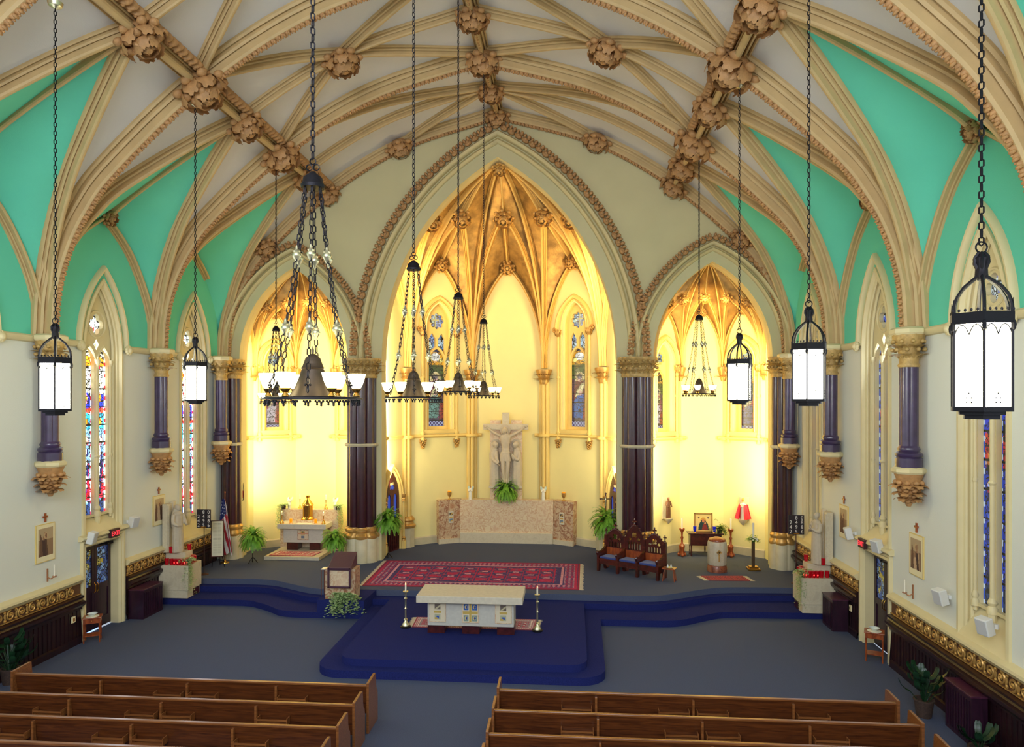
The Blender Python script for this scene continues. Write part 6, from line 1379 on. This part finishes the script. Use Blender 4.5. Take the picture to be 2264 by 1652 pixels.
# ================================================================ STATUE SHRINES
for s, nm in ((-1, 'left'), (1, 'right')):
    X = s*9.2
    A = thing('statue_pedestal', 'stepped pale stone pedestal under the statue on the %s' % nm, 'pedestal', (X, 20.2, .172)); mb = MB(); mb.box((0, -.02, .12), (.86, .68, .24)); mb.box((0, 0, .6), (.92, .76, .72)); mb.box((s*.12, .16, 1.12), (.62, .4, .32)); mb.build('stone_block', TRAV, A, smooth=0, bevel=.008)
    mb = MB(); mb.box((-s*.44, .1, .12), (.03, .3, .2)); mb.build('dark_niche', MAHOG, A, smooth=0)
    A = thing('stone_slab', 'tall ribbed stone slab behind the statue on the %s wall' % nm, 'slab', (s*9.55, 20.2, 1.47)); mb = MB(); mb.box((0, 0, .72), (.16, .44, 1.44)); mb.box((-s*.06, .12, .74), (.1, .14, 1.5)); mb.box((-s*.06, -.14, .7), (.09, .1, 1.4)); mb.build('slab_body', TRAV, A, smooth=0, bevel=.01)
    lab = 'pale stone statue of a veiled robed woman by the left wall' if s < 0 else 'pale stone statue of a robed man by the right wall'
    statuette('stone_statue', lab, 'statue', (s*9.27, 20.2, 1.455), 1.4, STATUE, -s*PI/2+(-.3 if s < 0 else .3), veil=(s < 0), skin=STATUE, hair=STATUE, folds=13, praying=(s > 0), remesh=.014)
    V = [(-s*.32, -.28, .96), (-s*.22, -.3, .96), (-s*.12, -.3, .96), (-s*.02, -.3, .96), (s*.1, -.28, .96), (-s*.3, -.14, .96), (-s*.36, .0, .96), (-s*.36, .16, .96), (-s*.26, .28, .96), (s*.2, -.14, 1.28), (s*.26, -.26, .96), (-s*.12, .3, 1.28)]
    cup = None; VOT = []
    for i, (a, b, z) in enumerate(V):
        lit = i in (0, 2, 3, 5); lb = '%s red glass votive candle on the %s of the %s statue pedestal' % ('glowing lit' if lit else 'dark unlit', 'upper block' if z > 1.2 else 'front ledge' if b < -.2 else 'side ledge', nm); loc = (X+a, 20.2+b, .172+z); gr = 'red votive candles at the %s statue' % nm
        if cup is None: cup = MB(); cup.lathe([(.045, 0), (.055, .04), (.062, .19), (.056, .19)], 10); cup = cup.build('red_votive', REDG, smooth=40, loc=loc); q = cup
        else: q = cup.copy(); COL.objects.link(q); q.location = loc
        tag(q, lb, 'votive candle', gr); VOT.append((nm, lb, loc, q))
        if lit: m = MB(); m.ell((0, -.056, .08), (.018, .008, .02), nu=8, nv=6); m.ell((-s*.056, 0, .08), (.008, .018, .02), nu=8, nv=6); m.build('glow', REDL, q, smooth=60)
    for lb in set(v[1] for v in VOT):
        G = [v for v in VOT if v[1] == lb]; side_ = 'side ledge' in lb; G.sort(key=lambda v: v[2][1] if side_ else v[2][0])
        W_ = ('nearest', 'middle', 'furthest') if side_ else ('leftmost', 'middle', 'rightmost')
        if len(G) == 2: W_ = (W_[0], W_[2])
        if len(G) > 1:
            for v, w_ in zip(G, W_): v[3]['label'] = w_+' '+lb
    ivy('trailing ivy hanging from the %s statue pedestal' % nm, (s*8.86, 20.0, 1.13), IVY, f2(-s))

# hymn boards
DG = [' 80', '248', '498', '256']
for s, nm, loc in ((-1, 'left', (-9.08, 21.35, .5)), (1, 'right', (9.2, 21.75, .5))):
    A = thing('hymn_board', 'black hymn number board on a thin stand, %s side of the chancel' % nm, 'hymn board', loc); mb = MB(); mb.box((0, 0, 1.76), (.46, .03, .58)); mb.build('board', BLACK, A, smooth=0, bevel=.004)
    mb = MB(); mb.tube([(0, .02, .02), (0, .02, 1.5)], .014, 6); mb.lathe([(.15, 0), (.14, .02), (.03, .05)], 16); mb.build('stand', mat('brown_metal_stand', (70, 36, 30), .4, metal=.3), A, smooth=40)
    for r_, row in enumerate(DG):
        for k, ch in enumerate(row):
            if ch == ' ': continue
            text_mesh('numeral', ch, .155, mat('white_numeral', (235, 232, 225), .6), A, (-.165+.165*k, -.018, 1.92-.138*r_))
    mb = MB(); mb.box((.0, -.02, 1.5), (.17, .012, .03)); mb.build('label_plate', BRASS, A, smooth=0)
A = thing('framed_notice', 'tall framed printed notice leaning on a stand beside the flag', 'notice board', (-9.1, 22.25, .5), .25); mb = MB(); mb.box((0, 0, .95), (.4, .03, 1.2)); mb.build('frame', MAHOG, A, smooth=0)
c = canvas(30, 90, (222, 216, 186)); 
for k in range(26): prect(c, .14, .46, .05+k*.035, .064+k*.035, (190, 184, 156)); prect(c, .54, .86, .05+k*.035, .064+k*.035, (190, 184, 156))
paint_mesh('printed_page', c, lambda u, v: (-.175+.35*u, -.017, .38+1.15*v), PAINTED, A); mb = MB(); [mb.tube([(x, .02, .4), (x*1.4, .1, .0)], .01, 5) for x in (-.14, .14)]; mb.tube([(0, .02, 1.0), (0, .35, 0)], .01, 5); mb.build('easel_legs', IRON, A)
# flag
A = thing('american_flag', 'draped stars and stripes flag on a pole by the left maroon column', 'flag', (-9.2, 22.95, .5)); mb = MB(); mb.tube([(0, 0, .04), (0, 0, 2.35)], .014, 8); mb.ell((0, 0, 2.38), (.025, .025, .04), nu=8, nv=6); mb.build('pole', REDWOOD, A, smooth=40); mb = MB(); mb.lathe([(.15, 0), (.14, .03), (.04, .06), (.03, .12)], 18); mb.build('base', BRASS, A, smooth=40)
c = canvas(60, 110, (225, 220, 214)); u, v = UV(c); q = (u*1.0+v*.55); c[((q*8).astype(int) % 2) == 0] = lin((170, 16, 40)); can = (v > .62+.25*(u-.3)) & (u < .75); c[can] = lin((24, 36, 96))
for k in range(18): pell(c, .1+.16*(k % 4)+.06*((k//4) % 2), .72+.055*(k//4), .025, .012, (235, 235, 240)) 
def fl(u, v): w = .1+.46*(1-v)**.75; return (-.02+(u-.42)*w, -.05-.05*math.sin(u*15)*(1-v*.6)-.02, .42+1.75*v-.22*(1-v)*abs(u-.5)*2+(.12*(1-v)*math.sin(u*9)))
paint_mesh('cloth', c, fl, PAINTED, A)

# ================================================================ WALL ITEMS
def onwall(s, y, z): return (s*9.7, y, z), (PI/2 if s < 0 else -PI/2)   # local -y faces the room
SEED = [3]
def station(s, y, z, label):
    loc, r = onwall(s, y, z); A = thing('station_picture', label, 'picture', loc, r, 'framed station pictures'); mb = MB(); mb.box((0, -.015, 0), (.6, .03, .88)); mb.build('frame', mat('pale_gold_frame', (222, 196, 120), .5), A, smooth=0, bevel=.004); SEED[0] += 1; g = random.Random(SEED[0])
    c = canvas(44, 64, (236, 224, 180)); prect(c, .1, .9, .14, .9, (140, 112, 84)); prect(c, .1, .9, .6, .9, (176, 154, 120))
    for k in range(4): x = g.uniform(.3, .7); h = g.uniform(.45, .72); ppoly(c, [(x-.16, .14), (x+.16, .14), (x+.08, h), (x-.08, h)], g.choice([(86, 60, 48), (110, 78, 60), (70, 46, 44), (190, 160, 126)])); pell(c, x, h+.04, .06, .06, (150, 112, 84))
    ppoly(c, [(.14, .14), (.34, .14), (.3, .62), (.2, .8)], (104, 74, 56)); pell(c, .5, .7, .1, .09, (190, 160, 120)); pell(c, .52, .7, .055, .07, (130, 92, 70)); prect(c, .0, .1, 0, 1, (236, 224, 180)); prect(c, .9, 1, 0, 1, (236, 224, 180)); prect(c, 0, 1, 0, .14, (236, 224, 180))
    paint_mesh('picture', c, lambda u, v: (-.28+.56*u, -.032, -.42+.84*v), PAINTED, A)
    mb = MB(); mb.box((0, -.02, .58), (.04, .03, .2)); mb.box((0, -.022, .6), (.13, .036, .04)); mb.build('small_cross', REDWOOD, A, smooth=0)
station(-1, 15.37, 2.7, 'framed brown picture with small cross on the left wall, near the camera'); station(-1, 19.9, 2.75, 'framed brown picture with small cross on the left wall beside the statue')
station(1, 15.43, 2.74, 'framed brown picture with small cross on the right wall, near the camera'); station(1, 19.35, 2.77, 'framed brown picture with small cross on the right wall beside the statue')
for s, y, nm in ((-1, 15.45, 'left'), (1, 15.6, 'right')):
    loc, r = onwall(s, y, 1.88); A = thing('wall_sconce', 'small brass candle bracket on the %s wall below the framed picture' % nm, 'sconce', loc, r); mb = MB(); mb.box((0, -.01, .05), (.03, .02, .3)); mb.tube([(0, -.01, 0), (0, -.1, -.04), (0, -.18, .02)], .01, 6); mb.lathe([(.05, .02), (.05, .035)], 10, (0, -.18, 0)); mb.tube([(.0, -.1, -.02), (.12, -.12, -.02)], .008, 5); mb.build('bracket', mat('rose_brass', (196, 140, 104), .35, metal=.7), A, smooth=40); mb = MB(); mb.lathe([(.014, .035), (.014, .3)], 8, (0, -.18, 0)); mb.build('candle', WAX, A, smooth=40)
for s, y, z, tz, lb in ((-1, 16.75, 2.55, .2, 'white loudspeaker left of the EXIT sign on the left wall'), (-1, 18.45, 2.66, -.2, 'white loudspeaker right of the left door beside the far picture'), (1, 18.62, 2.6, -.2, 'white loudspeaker on the right wall beyond the exit door'), (1, 16.95, 2.62, .3, 'white loudspeaker above the near corner of the right exit door'), (1, 14.16, 2.22, .2, 'white loudspeaker on the right wall left of the near window'), (1, 12.7, 2.12, .3, 'white loudspeaker under the nearest right window')):
    loc, r = onwall(s, y, z); A = thing('loudspeaker', lb, 'loudspeaker', loc, r, 'small white wall loudspeakers'); M = Matrix.Translation((0, -.18, 0)) @ Matrix.Rotation(tz, 4, 'Z') @ Matrix.Rotation(.25, 4, 'X'); mb = MB(); mb.box((0, 0, 0), (.24, .16, .3), M=M); mb.build('cabinet', WHITE, A, smooth=0, bevel=.015)
    mb = MB(); mb.box((0, -.083, 0), (.2, .008, .26), M=M); mb.build('grille', mat('speaker_grille', (196, 196, 194), .8), A, smooth=0); mb = MB(); mb.tube([(0, 0, 0), (0, -.1, 0)], .025, 8); mb.lathe([(.05, -.04), (.05, .04)], 8); mb.build('bracket', WHITE, A, smooth=30)
for s, y, nm in ((-1, 17.66, 'left'), (1, 17.83, 'right')):
    loc, r = onwall(s, y, 2.5); A = thing('exit_sign', 'dark sign reading EXIT in red above the %s wall door' % nm, 'exit sign', loc, r); mb = MB(); mb.box((0, -.15, 0), (.36, .08, .22)); mb.box((0, -.06, 0), (.1, .12, .1)); mb.build('housing', mat('sign_housing', (60, 24, 34), .5), A, smooth=0, bevel=.005)
    text_mesh('lettering', 'EXIT', .17, mat('exit_red', (255, 60, 80), .5, emit=(255, 50, 70), estr=1.2), A, (0, -.193, -.06))
for s, y, nm in ((-1, 16.2, 'left'), (1, 18.72, 'right')):
    o = MB(); o.box((0, -.02, 0), (.12, .03, .15)); o = o.build('socket_plate', CREAM, smooth=0, bevel=.004, loc=(s*9.63, y, .66)); o.rotation_euler = (0, 0, PI/2 if s < 0 else -PI/2); tag(o, 'small cream socket plate on the dark panelling of the %s wall' % nm, 'socket plate'); m = MB(); m.box((0, -.038, 0), (.05, .006, .08)); m.build('socket', BRASS, o)

# ================================================================ FLOOR FURNITURE
def cabinet(label, x0, x1, y0, y1, h, s):
    A = thing('heater_cabinet', label, 'cabinet', ((x0+x1)/2, (y0+y1)/2, 0)); w, d = x1-x0, y1-y0; mb = MB(); mb.box((0, 0, h/2), (w-.03, d-.03, h)); mb.build('carcass', PURPLEWOOD, A, smooth=0); mb = MB(); mb.box((0, 0, h+.015), (w, d, .035)); mb.build('top_board', mat_wood('purple_top', (62, 28, 46), (84, 40, 60), .35, (5, 5, 1)), A, smooth=0, bevel=.006)
    mb = MB(); n = int(d/.09); [mb.box((-s*(w/2-.005), -d/2+.08+k*(d-.16)/max(1, n-1), h/2), (.014, .03, h-.14)) for k in range(n)]; mb.build('front_slats', PURPLEWOOD, A, smooth=0)
cabinet('low dark purple cabinet on the left beside the statue pedestal', -9.62, -9.18, 18.36, 19.3, .78, -1); cabinet('low dark purple cabinet on the right beside the statue pedestal', 9.2, 9.62, 18.85, 19.6, .8, 1); cabinet('dark purple cabinet at the right edge behind the potted plant', 9.32, 9.62, 12.75, 13.62, .85, 1)
def stable(label, loc, h, rz):
    A = thing('occasional_table', label, 'table', loc, rz); mb = MB(); mb.box((0, 0, h-.012), (.42, .36, .025)); mb.build('table_top', REDWOOD, A, smooth=0, bevel=.005); mb = MB(); mb.box((0, 0, h-.08), (.37, .31, .12)); mb.build('drawer', REDWOOD, A, smooth=0); mb = MB(); mb.ell((0, -.165, h-.08), (.012, .012, .012), nu=8, nv=6); mb.build('knob', BRASS, A)
    for x in (-.17, .17):
        for y in (-.14, .14): mb = MB(); mb.lathe([(.012, 0), (.018, .05), (.012, .1), (.02, .16), (.016, .3), (.022, h-.14)], 8, (x, y, 0)); mb.build('leg', REDWOOD, A, smooth=40)
    mb = MB(); mb.box((0, 0, .17), (.34, .28, .02)); mb.build('lower_shelf', REDWOOD, A, smooth=0)
    return A
for loc, h, nm, rz in (((-9.42, 16.62, 0), .62, 'left', .5), ((9.42, 16.85, 0), .68, 'right', -.4)):
    stable('small honey oak table with lower shelf by the %s exit door' % nm, loc, h, rz)
    A = thing('glass_bowl', 'clear glass bowl on a white doily on the %s small table' % nm, 'bowl', (loc[0], loc[1], h+.001)); mb = MB(); mb.lathe([(.15, 0), (.15, .004)], 20); mb.build('doily', WHITECL, A, smooth=0); mb = MB(); mb.lathe([(.03, .004), (.06, .02), (.1, .06), (.12, .075), (.11, .075), (.05, .025)], 18, cap=False); mb.build('bowl', GLASSCLR, A, smooth=50)
def houseplant(label, loc, seed, n=26, H=.85, R=.42, pot=.3):
    A = thing('potted_plant', label, 'plant', loc); r = random.Random(seed); mb = MB(); mb.lathe([(.13, 0), (.17, pot), (.185, pot), (.185, pot+.03), (.15, pot+.03), (.14, pot-.02)], 16); mb.build('pot', TERRA, A, smooth=40); mb = MB(); ms = MB()
    for k in range(n):
        a = r.uniform(0, 6.28); hh = pot+r.uniform(.12, H-pot); q = R*r.uniform(.15, .6); p = Vector((q*math.cos(a), q*math.sin(a), hh)); ms.tube([(0, 0, pot-.03), (p.x*.4, p.y*.4, hh*.6), p], .008, 5); leaf(mb, p, (math.cos(a), math.sin(a), .25), (0, 0, 1), .3, .075, .45, lobes=1)
    mb.build('leaves', LEAFD, A, smooth=60); ms.build('stems', LEAFD, A)
houseplant('potted broad-leaved plant on the floor in front of the right cabinet', (9.12, 13.95, 0), 4); houseplant('dark leafy potted plant at the left edge behind the pews', (-9.4, 14.0, 0), 8, 34, .9, .5); houseplant('small silvery plant at the bottom right corner by the cabinet', (9.3, 12.45, 0), 11, 12, .3, .25, .12)
